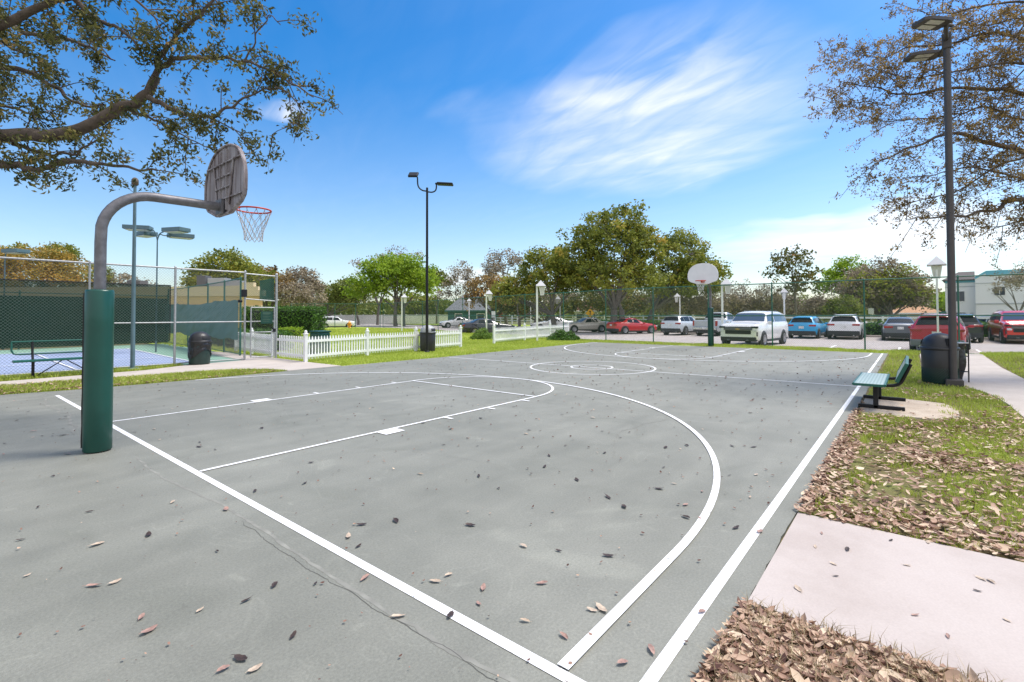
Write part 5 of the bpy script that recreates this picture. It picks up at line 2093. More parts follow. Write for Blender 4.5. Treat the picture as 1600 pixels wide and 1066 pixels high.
bg('thin brown twigged tree rising out of the lime green tree', 590, 86, [(575, 418, 30, 24), (610, 405, 20, 20), (640, 402, 22, 16)], L_GREY, 14, 60, 14, 1.0, 0.34, 0.25, twig=1.0)
bg('yellow green tree between the hedge and the lime green tree', 560, 88, [(545, 455, 26, 20), (515, 462, 26, 18), (565, 470, 28, 14)], L_MID, 15, 150, 34, 1.3, 0.45, 0.3, trunks=[(0, 0), (-4, 3)])
bg('dark olive tree behind the cream building', 345, 64, [(350, 420, 42, 27), (318, 432, 28, 22), (385, 430, 34, 25), (340, 445, 50, 18)], L_OLIVE, 16, 260, 42, 1.1, 0.36, 0.35)
bg('bronze brown tree right of the dark olive tree behind the cream building', 420, 70, [(415, 438, 28, 22), (400, 455, 28, 24), (440, 450, 22, 18)], L_BROWN, 17, 150, 36, 1.1, 0.36, 0.3)
bg('reddish brown leafless tree above the tall clipped hedge', 470, 76, [(470, 440, 30, 20), (490, 448, 18, 16)], L_GREY, 18, 140, 26, 1.0, 0.34, 0.28, twig=1.0)
bg('pale leafless shrub standing behind the tall clipped hedge', 462, 68, [(462, 462, 28, 24), (485, 470, 22, 16)], L_GREY, 19, 140, 26, 0.9, 0.30, 0.2, 'bare_shrub', twig=1.0, fork=0.1, cat='shrub')
bg('golden brown tree at the left edge behind the screened fence', 60, 52, [(55, 412, 60, 26), (95, 420, 34, 28), (10, 415, 40, 24), (60, 440, 70, 18)], L_GOLD, 20, 260, 40, 0.95, 0.30, 0.35)
bg('dark green tree top just behind the golden tree at the left edge', 30, 60, [(20, 392, 22, 9), (100, 396, 24, 14), (150, 432, 22, 18)], L_OLIVE, 21, 90, 36, 0.8, 0.3, 0.3)
bg('low sparse tree over the cream building roof beside the teal pole', 190, 62, [(180, 440, 26, 14), (225, 447, 20, 9)], L_GREY, 22, 70, 22, 0.8, 0.28, 0.2, twig=1.0)
bg('slim light green palm-like tree right of the slim black lamp post', 682, 90, [(680, 432, 16, 10), (692, 440, 12, 10)], L_MID, 23, 50, 26, 1.0, 0.5, 0.16)
bg('sparse leafless tree right of the slim black lamp post', 717, 84, [(718, 432, 24, 22), (735, 452, 22, 16), (700, 455, 20, 16)], L_GREY, 24, 90, 18, 1.1, 0.36, 0.25, twig=1.0)
bg('sparse grey tree on the left flank of the big tree', 792, 72, [(790, 410, 32, 20), (770, 432, 22, 20), (760, 420, 14, 18)], L_GREY, 25, 110, 20, 1.0, 0.32, 0.28, twig=1.0)
bg('rusty brown tree low behind the tallest lantern post', 770, 66, [(760, 450, 34, 18), (800, 468, 40, 18), (745, 468, 20, 14)], L_BROWN, 26, 170, 34, 1.1, 0.34, 0.25)
bg('dark dense tree behind the lantern posts under the big tree', 850, 66, [(850, 475, 60, 16), (905, 472, 45, 18), (800, 482, 40, 14)], L_DARK, 27, 240, 36, 1.1, 0.34, 0.3, fork=0.2)
bg('dark dense tree behind the trunk of the big tree', 960, 70, [(960, 470, 45, 20), (1010, 476, 35, 16)], L_DARK, 28, 180, 36, 1.1, 0.34, 0.3, fork=0.2)
bg('pale leafless tree with leaning limbs behind the farther picket fence', 835, 56, [(825, 458, 28, 16), (870, 462, 30, 14)], L_GREY, 29, 60, 14, 0.9, 0.28, 0.26, twig=1.0, trunks=[(0, 0), (-1.2, 1.4)])
for i, (px, a, bb, dp, lab) in enumerate(((1040, 458, 30, 58, 'grey bare bush left of the far hoop'), (1095, 468, 34, 57, 'grey bare bush right behind the far hoop pole'), (1150, 462, 38, 58, 'tall grey bare bush above the silver pickup'), (1195, 468, 32, 57, 'grey bare bush above the white front-facing SUV'), (1225, 474, 24, 60, 'brown bare bush between the white SUV and the blue car'))):
    bg(lab, px, dp, [(px, a + 4, bb, 30), (px + 12, a + 18, bb, 20)], L_GREY, 30 + i, 150, 26, 0.75, 0.22, 0.14, 'bare_shrub', twig=1.0, fork=0.06, hollow=0.15, group='bare bushes behind the car park', trunks=[(0, 0), (0.8, -0.7), (-0.7, 0.8)], cat='shrub')
bg('dark evergreen bush low behind the silver pickup', 1130, 62, [(1100, 482, 45, 13), (1160, 484, 40, 13), (1215, 480, 26, 15)], L_DARK, 36, 200, 30, 0.9, 0.3, 0.15, 'evergreen_bush', fork=0.1, cat='shrub')
bg('sparse young tree with a thin trunk above the white and blue cars', 1243, 56, [(1236, 408, 34, 22), (1215, 428, 24, 16), (1258, 432, 26, 18), (1232, 392, 14, 14), (1245, 452, 30, 10)], L_DARK, 37, 120, 13, 0.75, 0.36, 0.13, 'young_tree', fork=0.62, twig=1.0, hollow=0.2)
bg('bright green tree behind the broad brown tree', 1322, 78, [(1325, 425, 26, 22), (1305, 445, 26, 20), (1340, 440, 22, 20)], L_LIME, 38, 150, 36, 1.2, 0.4, 0.3)
bg('broad olive brown tree behind the white SUV and the grey car', 1375, 60, [(1375, 440, 52, 34), (1340, 460, 40, 26), (1420, 455, 36, 28), (1395, 470, 50, 18)], L_GREY, 39, 330, 40, 1.0, 0.3, 0.35, 'broad_tree', twig=0.7, hollow=0.25)
bg('olive foliage tree mixed into the broad brown tree', 1395, 58.5, [(1400, 445, 44, 30), (1350, 448, 34, 26), (1428, 462, 24, 20)], L_OLIVE, 40, 130, 26, 0.9, 0.3, 0.2, 'broad_tree')
bg('small green bush below the broad tree', 1318, 55, [(1318, 478, 22, 18), (1300, 486, 16, 12)], L_MID, 41, 90, 30, 0.7, 0.26, 0.12, 'round_bush', fork=0.1, cat='shrub')
bg('beige bare bush right of the blue car', 1285, 57, [(1285, 480, 24, 20), (1262, 484, 18, 16)], L_GREY, 42, 110, 26, 0.7, 0.24, 0.12, 'bare_shrub', fork=0.1, twig=1, cat='shrub', group='bare bushes behind the car park')
bg('low light green trees far beyond the rail fence', 1450, 105, [(1440, 470, 30, 12), (1475, 472, 22, 12)], L_LIME, 43, 80, 26, 1.6, 0.6, 0.2)
bg('bare twisting tree in front of the white house at the right edge', 1592, 38, [(1585, 442, 24, 18), (1610, 430, 26, 26), (1560, 452, 16, 8)], L_GREY, 44, 90, 20, 0.5, 0.15, 0.10, 'bare_tree', fork=0.4, twig=1.0, hollow=0.1)

# trees that close the horizon
for i, (px, hgt, dp, lf) in enumerate(((-60, 445, 80, L_OLIVE), (250, 462, 95, L_MID), (500, 466, 120, L_MID), (650, 468, 120, L_OLIVE), (740, 474, 125, L_OLIVE), (1260, 474, 115, L_MID), (1500, 476, 120, L_OLIVE), (1640, 455, 90, L_MID))):
    bg(['distant tree top left of the golden tree', 'distant tree between the cream building and the dark olive tree', 'distant tree behind the tall clipped hedge', 'distant tree behind the lime green tree', 'distant tree above the grey roofed house', 'distant tree behind the small young tree', 'distant tree behind the white house', 'distant tree past the right edge'][i], px, dp, [(px, hgt + 6, 34, 16), (px + 25, hgt + 10, 26, 12)], lf, 50 + i, 90, 26, 1.7, 0.6, 0.3, group='distant trees on the horizon')

# the far edge of the neighbourhood: trees that read as one mass
def woods():
    rg = np.random.default_rng(77)
    n = 26000
    px = rg.uniform(-400, 2000, n)
    dp = rg.uniform(118, 150, n)
    top = np.array([5.2 + 2.2 * noise.noise((a * 0.012, 0, 0)) + 1.3 * noise.noise((a * 0.045, 3, 0)) for a in px])
    z = top * rg.random(n) ** 0.7
    dr = np.array(tuple(D))[None] + ((px - 800) / F)[:, None] * np.array(tuple(RV))[None]
    pos = np.array(tuple(CAM))[None] + dr * dp[:, None]
    pos[:, 2] = z - 0.2
    V, Fi = leaves_geo(pos, 1.5 * rg.uniform(0.6, 1.3, n), rg, aspect=0.7)
    t = np.clip(0.45 + 0.4 * np.array([noise.noise((a * 0.03, b * 0.3, 0)) for a, b in zip(px, z)]) + rg.normal(0, .12, n), 0, 1)
    tag(fast_mesh('distant_woods', V, Fi, L_MID, np.repeat(t, 4)), None, None, None, 'stuff')


woods()

# ------------------------------------------------------------------ the two near trees
def near_tree(name, label, trunk, limbs, leaf, seed, per_m, br_len, leaf_size, tw_leaves, keep=None, r_scale=1.0):
    rng = np.random.default_rng(seed)
    rr = random.Random(seed)
    t = thing(name, label, 'tree', (trunk[0][0], trunk[0][1], 0), 0)
    O = Vector((trunk[0][0], trunk[0][1], 0))
    b = MB()
    tp = [Vector(p[:3]) - O for p in trunk]
    b.tube(catmull(tp, 4), [trunk[0][3] + (trunk[-1][3] - trunk[0][3]) * i / ((len(trunk) - 1) * 4) for i in range((len(trunk) - 1) * 4 + 1)], 14, caps=False)
    b.build('trunk', m_bark, t)
    lc, ld, lt = [], [], []
    for li, (pts, r0, r1, dens) in enumerate(limbs):
        b = MB()
        q = catmull([Vector(p) - O for p in pts], 6)
        m = len(q)
        # crooked growth
        q = [p + Vector((noise.noise((i * 0.35, li, 0)), noise.noise((i * 0.35, li, 7)), noise.noise((i * 0.35, li, 3)))) * 0.055 * min(1, i / 3) for i, p in enumerate(q)]
        b.tube(q, [(r0 + (r1 - r0) * (i / (m - 1)) ** 0.8) * r_scale for i in range(m)], 9, caps=False)
        s = 0.0
        for i in range(m - 1):
            seg = q[i + 1] - q[i]
            s += seg.length * per_m * dens
            frac = i / (m - 1)
            while s > 1:
                s -= 1
                p0 = q[i] + seg * rr.random()
                rad = Vector((rr.gauss(0, 1), rr.gauss(0, 1), rr.gauss(0.15, 0.8))).normalized()
                dirv = (seg.normalized() * rr.uniform(0.2, 1.0) + rad * 0.9).normalized()
                ln = br_len * rr.uniform(0.45, 1.15)
                e = p0 + dirv * ln + Vector((0, 0, -0.10 * ln))
                mid = p0.lerp(e, 0.5) + rad * 0.08 * ln + Vector((0, 0, 0.06))
                br = [p0, mid, e]
                bq = catmull(br, 3)
                b.tube(bq, [0.008 * (1 - k / len(bq)) * r_scale + 0.003 for k in range(len(bq))], 4, caps=False)
                for k in range(rr.randint(4, 7)):
                    u = rr.uniform(0.25, 1.0)
                    w0 = bq[min(len(bq) - 1, int(u * (len(bq) - 1)))]
                    td = (dirv * 0.6 + Vector((rr.gauss(0, 1), rr.gauss(0, 1), rr.gauss(0, 0.8))) * 0.7).normalized()
                    tl = ln * rr.uniform(0.22, 0.5)
                    we = w0 + td * tl
                    b.tube([w0, we], [0.003, 0.0015], 3, caps=False)
                    cl = rr.gauss(0.42, 0.2)
                    for j in range(rr.randint(max(1, tw_leaves - 4), tw_leaves + 3)):
                        c = w0.lerp(we, rr.uniform(0.2, 1.05)) + Vector((rr.gauss(0, 1), rr.gauss(0, 1), rr.gauss(0, 1))) * leaf_size * 0.6
                        lc.append(tuple(c))
                        lt.append(min(1, max(0, cl + rr.gauss(0, 0.15))))
        b.build('limb', m_bark, t)
    C = np.array(lc)
    n = len(C)
    V, Fi = leaves_geo(C, leaf_size * rng.uniform(0.6, 1.25, n), rng, aspect=0.42, updown=-0.25)
    fast_mesh('crown', V, Fi, leaf, np.repeat(np.array(lt), 4), t)
    return n


def lp(dd, *pts):
    return [tuple(P(x, y, dd + (z[0] if z else 0))) for (x, y, *z) in pts]


TD = 8.3
tb = P(-360, 560, TD)
tk = [(tb.x, tb.y, -0.1, 0.42), (tb.x + 0.05, tb.y, 1.2, 0.36), (tb.x - 0.05, tb.y + 0.1, 2.6, 0.33), (tb.x, tb.y, 3.6, 0.28)]
fk = (-360, 400)
limbs = [
    (lp(8.2, fk, (-150, 245), (0, 212), (70, 213), (130, 200), (185, 170), (228, 150), (242, 120)), 0.17, 0.085, 0.8),
    (lp(8.0, (242, 120), (252, 85), (275, 58), (310, 25), (330, 3), (352, -35)), 0.060, 0.02, 1.25),
    (lp(8.0, (245, 112), (268, 95), (310, 90), (350, 92), (390, 98), (425, 112), (455, 130), (488, 150)), 0.055, 0.012, 1.5),
    (lp(8.1, (232, 152), (262, 168), (300, 180), (332, 182), (362, 165), (395, 148), (430, 135)), 0.060, 0.012, 1.3),
    (lp(8.1, fk, (-150, 280), (0, 258), (40, 262), (68, 265), (100, 252), (150, 255), (200, 262), (245, 268)), 0.10, 0.02, 1.2),
    (lp(7.7, (-360, 330), (-150, 90), (0, 40), (60, 12), (110, -2), (150, 30), (185, 45), (222, 75)), 0.12, 0.02, 1.3),
    (lp(8.8, (-300, 320), (-80, 60), (0, 36), (50, 55), (100, 60), (140, 75), (178, 95)), 0.09, 0.014, 1.3),
    (lp(8.6, (-300, 330), (-80, 110), (0, 105), (50, 115), (90, 140), (120, 162), (165, 166)), 0.09, 0.02, 1.2),
    (lp(8.3, (20, 225), (70, 240), (112, 240), (142, 225), (175, 205)), 0.045, 0.012, 1.2),
    (lp(8.2, (200, 170), (240, 188), (270, 202), (300, 220), (338, 233)), 0.03, 0.008, 1.3),
    (lp(7.6, (60, 12), (160, -20), (230, 15), (256, 50)), 0.05, 0.01, 1.5),
    (lp(8.6, (-100, 20), (60, -50), (180, -35), (280, -30), (340, 0), (345, 40)), 0.06, 0.01, 1.0),
    (lp(8.4, (-150, 180), (-20, 165), (40, 175), (80, 190)), 0.05, 0.012, 1.4),
    (lp(7.9, (-150, 60), (-20, 60), (30, 80), (70, 95)), 0.05, 0.012, 1.5),
    (lp(8.0, (380, 100), (400, 60), (420, 25), (440, 40)), 0.02, 0.008, 1.0),
    (lp(8.0, (430, 135), (455, 150), (470, 180), (425, 210)), 0.018, 0.006, 0.9),
    (lp(8.2, (330, 185), (370, 205), (390, 230), (385, 250)), 0.016, 0.006, 0.9),
]
n1 = near_tree('live_oak', 'large spreading tree overhanging the top left corner of the court', tk, limbs, L_NEAR, 5, 4.6, 0.62, 0.088, 13, r_scale=0.80)

TD = 12.6
tb = P(1960, 520, TD)
tk = [(tb.x, tb.y, -0.1, 0.42), (tb.x, tb.y + 0.1, 1.2, 0.36), (tb.x - 0.1, tb.y, 3.0, 0.32), (tb.x, tb.y, 4.4, 0.26)]
fk = (1955, 300)
limbs = [
    (lp(12.4, fk, (1750, 200), (1600, 147), (1550, 140), (1480, 138), (1420, 148), (1370, 138), (1320, 128)), 0.12, 0.012, 1.2),
    (lp(12.0, fk, (1720, 290), (1600, 239), (1540, 222), (1490, 208), (1440, 225), (1390, 245), (1350, 268)), 0.14, 0.012, 1.2),
    (lp(12.9, (1800, 250), (1680, 238), (1600, 246), (1550, 265), (1500, 297), (1450, 310), (1395, 322)), 0.07, 0.010, 1.2),
    (lp(11.8, fk, (1760, 345), (1600, 312), (1560, 326), (1510, 336), (1455, 340), (1415, 342)), 0.13, 0.012, 1.0),
    (lp(13.2, (1850, 200), (1700, 100), (1600, 62), (1540, 52), (1480, 70), (1420, 74), (1380, 90), (1325, 82)), 0.09, 0.010, 1.2),
    (lp(12.2, (1850, 150), (1700, 20), (1600, 4), (1530, 10), (1480, 22), (1425, 14)), 0.08, 0.010, 1.2),
    (lp(13.4, (1750, 200), (1600, 187), (1540, 168), (1490, 180), (1430, 186), (1370, 188), (1310, 150)), 0.06, 0.008, 1.2),
    (lp(11.8, (1750, 140), (1600, 100), (1500, 110), (1430, 122), (1375, 112)), 0.06, 0.008, 1.3),
    (lp(13.0, (1750, 60), (1640, 30), (1560, 35), (1500, 45), (1450, 40)), 0.05, 0.008, 1.4),
    (lp(11.6, (1750, 330), (1640, 290), (1580, 275), (1520, 262), (1470, 270), (1440, 285)), 0.06, 0.010, 1.2),
    (lp(13.2, (1760, 130), (1650, 80), (1590, 120), (1540, 195), (1520, 240)), 0.05, 0.008, 1.1),
    (lp(12.6, (1760, 300), (1660, 340), (1600, 345), (1555, 355), (1500, 352)), 0.05, 0.008, 1.2),
    (lp(12.4, (1420, 148), (1390, 120), (1350, 100), (1300, 95)), 0.02, 0.006, 1.0),
    (lp(12.5, (1390, 165), (1345, 160), (1310, 165), (1285, 155)), 0.02, 0.006, 1.0),
    (lp(12.7, (1640, 200), (1590, 215), (1560, 190), (1530, 120)), 0.03, 0.006, 1.3),
    (lp(12.1, (1640, 20), (1600, 40), (1570, 90), (1560, 120)), 0.03, 0.006, 1.3),
]
n2 = near_tree('bronze_oak', 'large bronze leaved tree overhanging the top right corner behind the tall lamp post', tk, limbs, L_BROWN, 6, 6.4, 0.95, 0.075, 13, r_scale=0.66)
print('near leaves', n1, n2)

# ------------------------------------------------------------------ hedges and shrubs
def hedge(name, label, p, q, wdt, h, z0, leaf, seed, dens, ls, cat='hedge', round_=0.0, group=None):
    """clipped body covered in small leaves, with a twiggy core"""
    rng = np.random.default_rng(seed)
    p, q = Vector(p), Vector(q)
    L = (q - p).length
    mid = (p + q) / 2
    t = thing(name, label, cat, (mid.x, mid.y, z0), math.atan2(q.y - p.y, q.x - p.x), group)
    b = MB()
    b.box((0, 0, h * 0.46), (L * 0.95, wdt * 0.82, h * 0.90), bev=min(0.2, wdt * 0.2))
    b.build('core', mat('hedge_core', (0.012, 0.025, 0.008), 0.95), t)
    A = 2 * L * h + 2 * wdt * h + L * wdt
    n = int(A * dens)
    u = rng.random((n, 3))
    pos = np.empty((n, 3))
    face = rng.random(n)
    s0, s1, s2 = 2 * L * h / A, (2 * L * h + 2 * wdt * h) / A, 1
    m0 = face < s0
    m1 = (face >= s0) & (face < s1)
    m2 = face >= s1
    x, y, z = (u[:, 0] - .5) * L, (u[:, 1] - .5) * wdt, u[:, 2] * h
    sgn = np.where(rng.random(n) < .5, -1, 1)
    pos[:, 0], pos[:, 1], pos[:, 2] = x, y, z
    pos[m0, 1] = sgn[m0] * wdt / 2
    pos[m1, 0] = sgn[m1] * L / 2
    pos[m2, 2] = h
    pos += rng.normal(0, ls * 0.45, (n, 3))
    V, Fi = leaves_geo(pos, ls * rng.uniform(0.6, 1.4, n), rng, aspect=0.6)
    fast_mesh('foliage', V, Fi, leaf, np.repeat(np.clip(rng.normal(0.45, 0.25, n), 0, 1), 4), t)


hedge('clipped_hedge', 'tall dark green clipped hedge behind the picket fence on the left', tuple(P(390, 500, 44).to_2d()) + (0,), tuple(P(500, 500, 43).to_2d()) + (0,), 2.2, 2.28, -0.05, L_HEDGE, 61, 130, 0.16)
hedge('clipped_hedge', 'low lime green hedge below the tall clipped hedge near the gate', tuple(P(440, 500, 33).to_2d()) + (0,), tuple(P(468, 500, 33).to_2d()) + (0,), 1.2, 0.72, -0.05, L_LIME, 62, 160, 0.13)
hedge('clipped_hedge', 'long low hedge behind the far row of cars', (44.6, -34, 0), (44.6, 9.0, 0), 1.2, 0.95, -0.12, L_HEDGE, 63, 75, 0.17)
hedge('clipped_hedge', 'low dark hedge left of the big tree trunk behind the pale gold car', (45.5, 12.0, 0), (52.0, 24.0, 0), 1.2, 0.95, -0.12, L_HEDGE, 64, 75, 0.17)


hedge('clipped_hedge', 'low dark hedge seen through the fence beside the playing court', (8.3, 14.0, 0), (9.4, 25.0, 0), 1.2, 0.85, -0.05, L_HEDGE, 65, 150, 0.12)


def shrub(label, c, r, h, leaf, seed, n, ls, z0=-0.03, group=None):
    rng = np.random.default_rng(seed)
    t = thing('round_bush', label, 'shrub', (c[0], c[1], z0), 0, group)
    b = MB()
    for k in range(9):
        a = 2 * PI * k / 9
        b.tube([(0.05 * math.cos(a), 0.05 * math.sin(a), 0), (r * 0.45 * math.cos(a), r * 0.45 * math.sin(a), h * 0.6), (r * 0.7 * math.cos(a + .3), r * 0.7 * math.sin(a + .3), h * 0.8)], [0.02, 0.014, 0.008], 5)
    b.build('stem', m_bark, t)
    v = rng.normal(size=(n, 3))
    v[:, 2] = np.abs(v[:, 2])
    v /= np.linalg.norm(v, axis=1)[:, None]
    lump = np.array([0.85 + 0.3 * noise.noise((a * 2.2 + seed, bb * 2.2, c_ * 2.2)) for a, bb, c_ in v])
    rad = (0.55 + 0.45 * rng.random(n) ** 0.5) * lump
    pos = v * rad[:, None] * np.array([r, r, h])
    V, Fi = leaves_geo(pos, ls * rng.uniform(.6, 1.3, n), rng, aspect=0.6)
    fast_mesh('foliage', V, Fi, leaf, np.repeat(np.clip(rng.normal(.45, .25, n), 0, 1), 4), t)


s_ = G(757, 531)
shrub('bright green round bush at the left end of the farther picket fence', (s_.x + 0.5, s_.y + 0.6), 0.95, 0.78, L_SHRUB, 71, 3000, 0.10)
s_ = G(884, 532)
shrub('dark green round bush at the right end of the farther picket fence', (s_.x + 0.2, s_.y + 0.3), 1.15, 0.72, L_HEDGE, 72, 3400, 0.10)
shrub('small dark bush among the pickets beside the square green bin', (G(484, 556).x + 0.4, G(484, 556).y + 0.5), 0.35, 0.5, L_HEDGE, 73, 600, 0.08)
# ------------------------------------------------------------------ grass and fallen leaves
m_blade = leafmat('grass_blade', [(0, (0.23, 0.24, 0.05)), (0.35, (0.37, 0.44, 0.07)), (0.75, (0.50, 0.58, 0.10)), (1, (0.60, 0.54, 0.22))], 0.35, 0.5)
m_straw = leafmat('straw', [(0, (0.20, 0.14, 0.07)), (1, (0.52, 0.42, 0.25))], 0.2, 0.7)
m_dead = leafmat('dead_leaf', [(0, (0.12, 0.060, 0.045)), (0.25, (0.27, 0.155, 0.115)), (0.5, (0.45, 0.29, 0.21)), (0.75, (0.62, 0.46, 0.33)), (1, (0.74, 0.60, 0.44))], 0.12, 0.6)
rng = np.random.default_rng(99)


def vnoise(x, y, s, o):
    return np.array([noise.noise((a * s + o, b * s, o * 1.7)) for a, b in zip(x, y)])


def blades(name, x, y, z, h, w, t, spread=0.5, m=None):
    n = len(x)
    a = rng.uniform(0, 2 * PI, n)
    dx, dy = np.cos(a) * w / 2, np.sin(a) * w / 2
    la = rng.uniform(0, 2 * PI, n)
    lean = rng.uniform(0.1, spread, n) * h
    V = np.empty((n, 5, 3))
    V[:, 0] = np.stack([x - dx, y - dy, z - 0.01], 1)
    V[:, 1] = np.stack([x + dx, y + dy, z - 0.01], 1)
    mx_, my_ = x + np.cos(la) * lean * 0.35, y + np.sin(la) * lean * 0.35
    V[:, 2] = np.stack([mx_ + dx * .8, my_ + dy * .8, z + h * 0.6], 1)
    V[:, 3] = np.stack([mx_ - dx * .8, my_ - dy * .8, z + h * 0.6], 1)
    V[:, 4] = np.stack([x + np.cos(la) * lean, y + np.sin(la) * lean, z + h], 1)
    i = np.arange(n)[:, None] * 5
    Fi = np.concatenate([i + np.array([[0, 1, 2]]), i + np.array([[0, 2, 3]]), i + np.array([[3, 2, 4]])])
    return tag(fast_mesh(name, V.reshape(-1, 3), Fi, m or m_blade, np.repeat(np.clip(t, 0, 1), 5)), None, None, None, 'stuff')


def in_path(x, y):
    m = (y > -9.5) & (y < -7.62) & (x > 12.5)
    m |= (y < -8.35 - 0.35 * np.clip((12.4 - x) / 1.4, 0, 1)) & (x > 8.4) & (x <= 12.6) & (y > -9.6 - (13 - x) * 0.4)
    m |= (y < -8.75 - np.clip(8.7 - x, 0, 9) * 0.18) & (x <= 8.4) & (x > 2.6) & (y > -12)
    return m


def in_slab(x, y):
    return (x > 1.04) & (x < 2.62) & (y < -6.74)


def in_pad(x, y):
    return (x > 7.72) & (x < 9.75) & (y < -6.74) & (y > -7.85 + 0.10 * np.sin(x * 9))


def zl_(x, y):
    z = np.full(len(x), -0.015)
    k = (y < -9.4) & (x > 14) & (x < 26)
    z[k] += 0.22 * np.minimum(1, (-9.4 - y[k]) / 1.8) * np.maximum(0, 1 - np.abs(x[k] - 21.5) / 6)
    return z


def scatter(n, x0, x1, y0, y1, p=1.0):
    x = x0 + (x1 - x0) * rng.random(n) ** p
    return x, rng.uniform(y0, y1, n)


# right lawn: turf in clumps
def right_grass(n, x0, x1, y0, y1, h, w, p=1.0):
    x, y = scatter(n, x0, x1, y0, y1, p)
    cl = vnoise(x, y, 2.2, 1.0) + 0.5 * vnoise(x, y, 6.0, 4.0)
    near = np.clip((4.2 - x) / 3.0, 0, 1)
    keep = (cl > -0.15 - 0.35 * np.clip((x - 5) / 6, 0, 1) + 0.42 * near) & ~in_path(x, y) & ~in_slab(x, y) & ~in_pad(x, y) & (y < -6.74 - 0.05 * rng.random(n))
    keep &= ~((x < 1.1) & (rng.random(n) < 0.95))
    x, y = x[keep], y[keep]
    m = len(x)
    t = 0.5 + 0.35 * vnoise(x, y, 1.3, 8.0) + rng.normal(0, 0.18, m)
    blades('grass', x, y, zl_(x, y), h * rng.uniform(0.5, 1.3, m), w, t, 0.9)


right_grass(52000, 0.2, 8.0, -10.2, -6.73, 0.055, 0.007)
right_grass(46000, 5.5, 14.5, -12.5, -6.73, 0.065, 0.011)
right_grass(26000, 13.5, 25.2, -13.5, -6.55, 0.07, 0.018)
# verge behind the far baseline, left strip and left lawn
x, y = scatter(22000, 22.55, 25.6, -9, 6.8)
k = vnoise(x, y, 1.0, 2.0) > -0.35
blades('grass', x[k], y[k], np.where(x[k] > 24.7, -0.02 - 0.15 * np.clip((x[k] - 24.7) / 1.1, 0, 1), -0.02), 0.075 * rng.uniform(.5, 1.3, k.sum()), 0.02, 0.5 + 0.4 * vnoise(x[k], y[k], 0.8, 9.) + rng.normal(0, .15, k.sum()), 0.9)

le_x = np.array([a for a, b in LE])
le_y = np.array([b for a, b in LE])


def far_edge(x):
    return np.interp(x, [-22, -0.55, 1.46, 3.2, 4.2, 4.7, 4.9], [8.65, 8.58, 8.22, 8.05, 7.7, 6.9, 6.3])


x, y = scatter(60000, -6, 4.9, 6.2, 8.8)
e0 = np.interp(x, le_x, le_y) + 0.02
k = (y > e0) & (y < far_edge(x)) & ((vnoise(x, y, 1.6, 3.0) > -0.25 - 0.12 * x) | (rng.random(len(x)) < 0.2))
blades('grass', x[k], y[k], np.full(k.sum(), -0.02), 0.075 * rng.uniform(.5, 1.3, k.sum()), 0.014, 0.5 + 0.35 * vnoise(x[k], y[k], 1.2, 6.) + rng.normal(0, .16, k.sum()), 0.9)
x, y = scatter(14000, -6, 3.6, 9.6, 10.8)
k = y > np.interp(x, [-6, -0.5, 2.4, 3.6], [9.65, 9.62, 9.80, 10.45])
blades('grass', x[k], y[k], np.full(k.sum(), -0.02), 0.09 * rng.uniform(.5, 1.3, k.sum()), 0.016, 0.5 + 0.35 * vnoise(x[k], y[k], 1.2, 6.) + rng.normal(0, .16, k.sum()), 0.9)
x, y = scatter(60000, 6.62, 25.0, 6.1, 13.5)
k = (y > np.interp(x, le_x, le_y) + 0.02) & (x > 6.66)
blades('grass', x[k], y[k], np.full(k.sum(), -0.02), 0.07 * rng.uniform(.5, 1.3, k.sum()), 0.024, 0.55 + 0.3 * vnoise(x[k], y[k], 0.7, 6.) + rng.normal(0, .15, k.sum()), 0.9)
x, y = scatter(50000, 6.8, 34, 13.0, 44)
k = x < np.interp(y, [b for a, b in FENCE], [a for a, b in FENCE]) + 0.5
blades('grass', x[k], y[k], np.full(k.sum(), -0.02), 0.08 * rng.uniform(.5, 1.3, k.sum()), 0.06, 0.6 + 0.3 * vnoise(x[k], y[k], 0.5, 6.) + rng.normal(0, .12, k.sum()), 0.9)


# leaf litter that nobody could count
def curled(x, y, z, L, t, name, aspect=0.38, tilt=0.24):
    n = len(x)
    a = rng.uniform(0, 2 * PI, n)
    pit = rng.normal(0, tilt, n)
    rol = rng.normal(0, tilt * 1.3, n)
    ca, sa, cp, sp_2 = np.cos(a), np.sin(a), np.cos(pit), np.sin(pit)
    d = np.stack([ca * cp, sa * cp, sp_2], 1)
    s = np.stack([-sa, ca, np.zeros(n)], 1)
    up = np.cross(d, s)
    s2 = s * np.cos(rol)[:, None] + up * np.sin(rol)[:, None]
    up2 = np.cross(d, s2)
    curl = (L * rng.uniform(0.05, 0.28, n))[:, None] * up2
    c = np.stack([x, y, z + L * 0.10 * np.abs(np.sin(pit)) + 0.004], 1)
    w = (L * aspect * rng.uniform(0.7, 1.2, n) * 0.5)[:, None]
    Ld = L[:, None] * d
    V = np.stack([c - Ld * .5 + curl * .6, c - Ld * .18 + s2 * w + curl * .5, c + Ld * .18 + s2 * w * .9 + curl * .5, c + Ld * .5 + curl * .9, c + Ld * .18 - s2 * w * .9 + curl * .5, c - Ld * .18 - s2 * w + curl * .5, c - Ld * .2, c + Ld * .2], 1)
    zmin = V[:, :, 2].min(1)
    lift = np.maximum(0, (z + 0.002) - zmin)
    V[:, :, 2] += lift[:, None]
    i = np.arange(n)[:, None] * 8
    Fi = np.concatenate([i + np.array([q]) for q in ((0, 6, 1), (1, 6, 7), (1, 7, 2), (2, 7, 3), (3, 7, 4), (4, 7, 6), (4, 6, 5), (5, 6, 0))])
    return tag(fast_mesh(name, V.reshape(-1, 3), Fi, m_dead, np.repeat(np.clip(t, 0, 1), 8)), None, None, None, 'stuff')


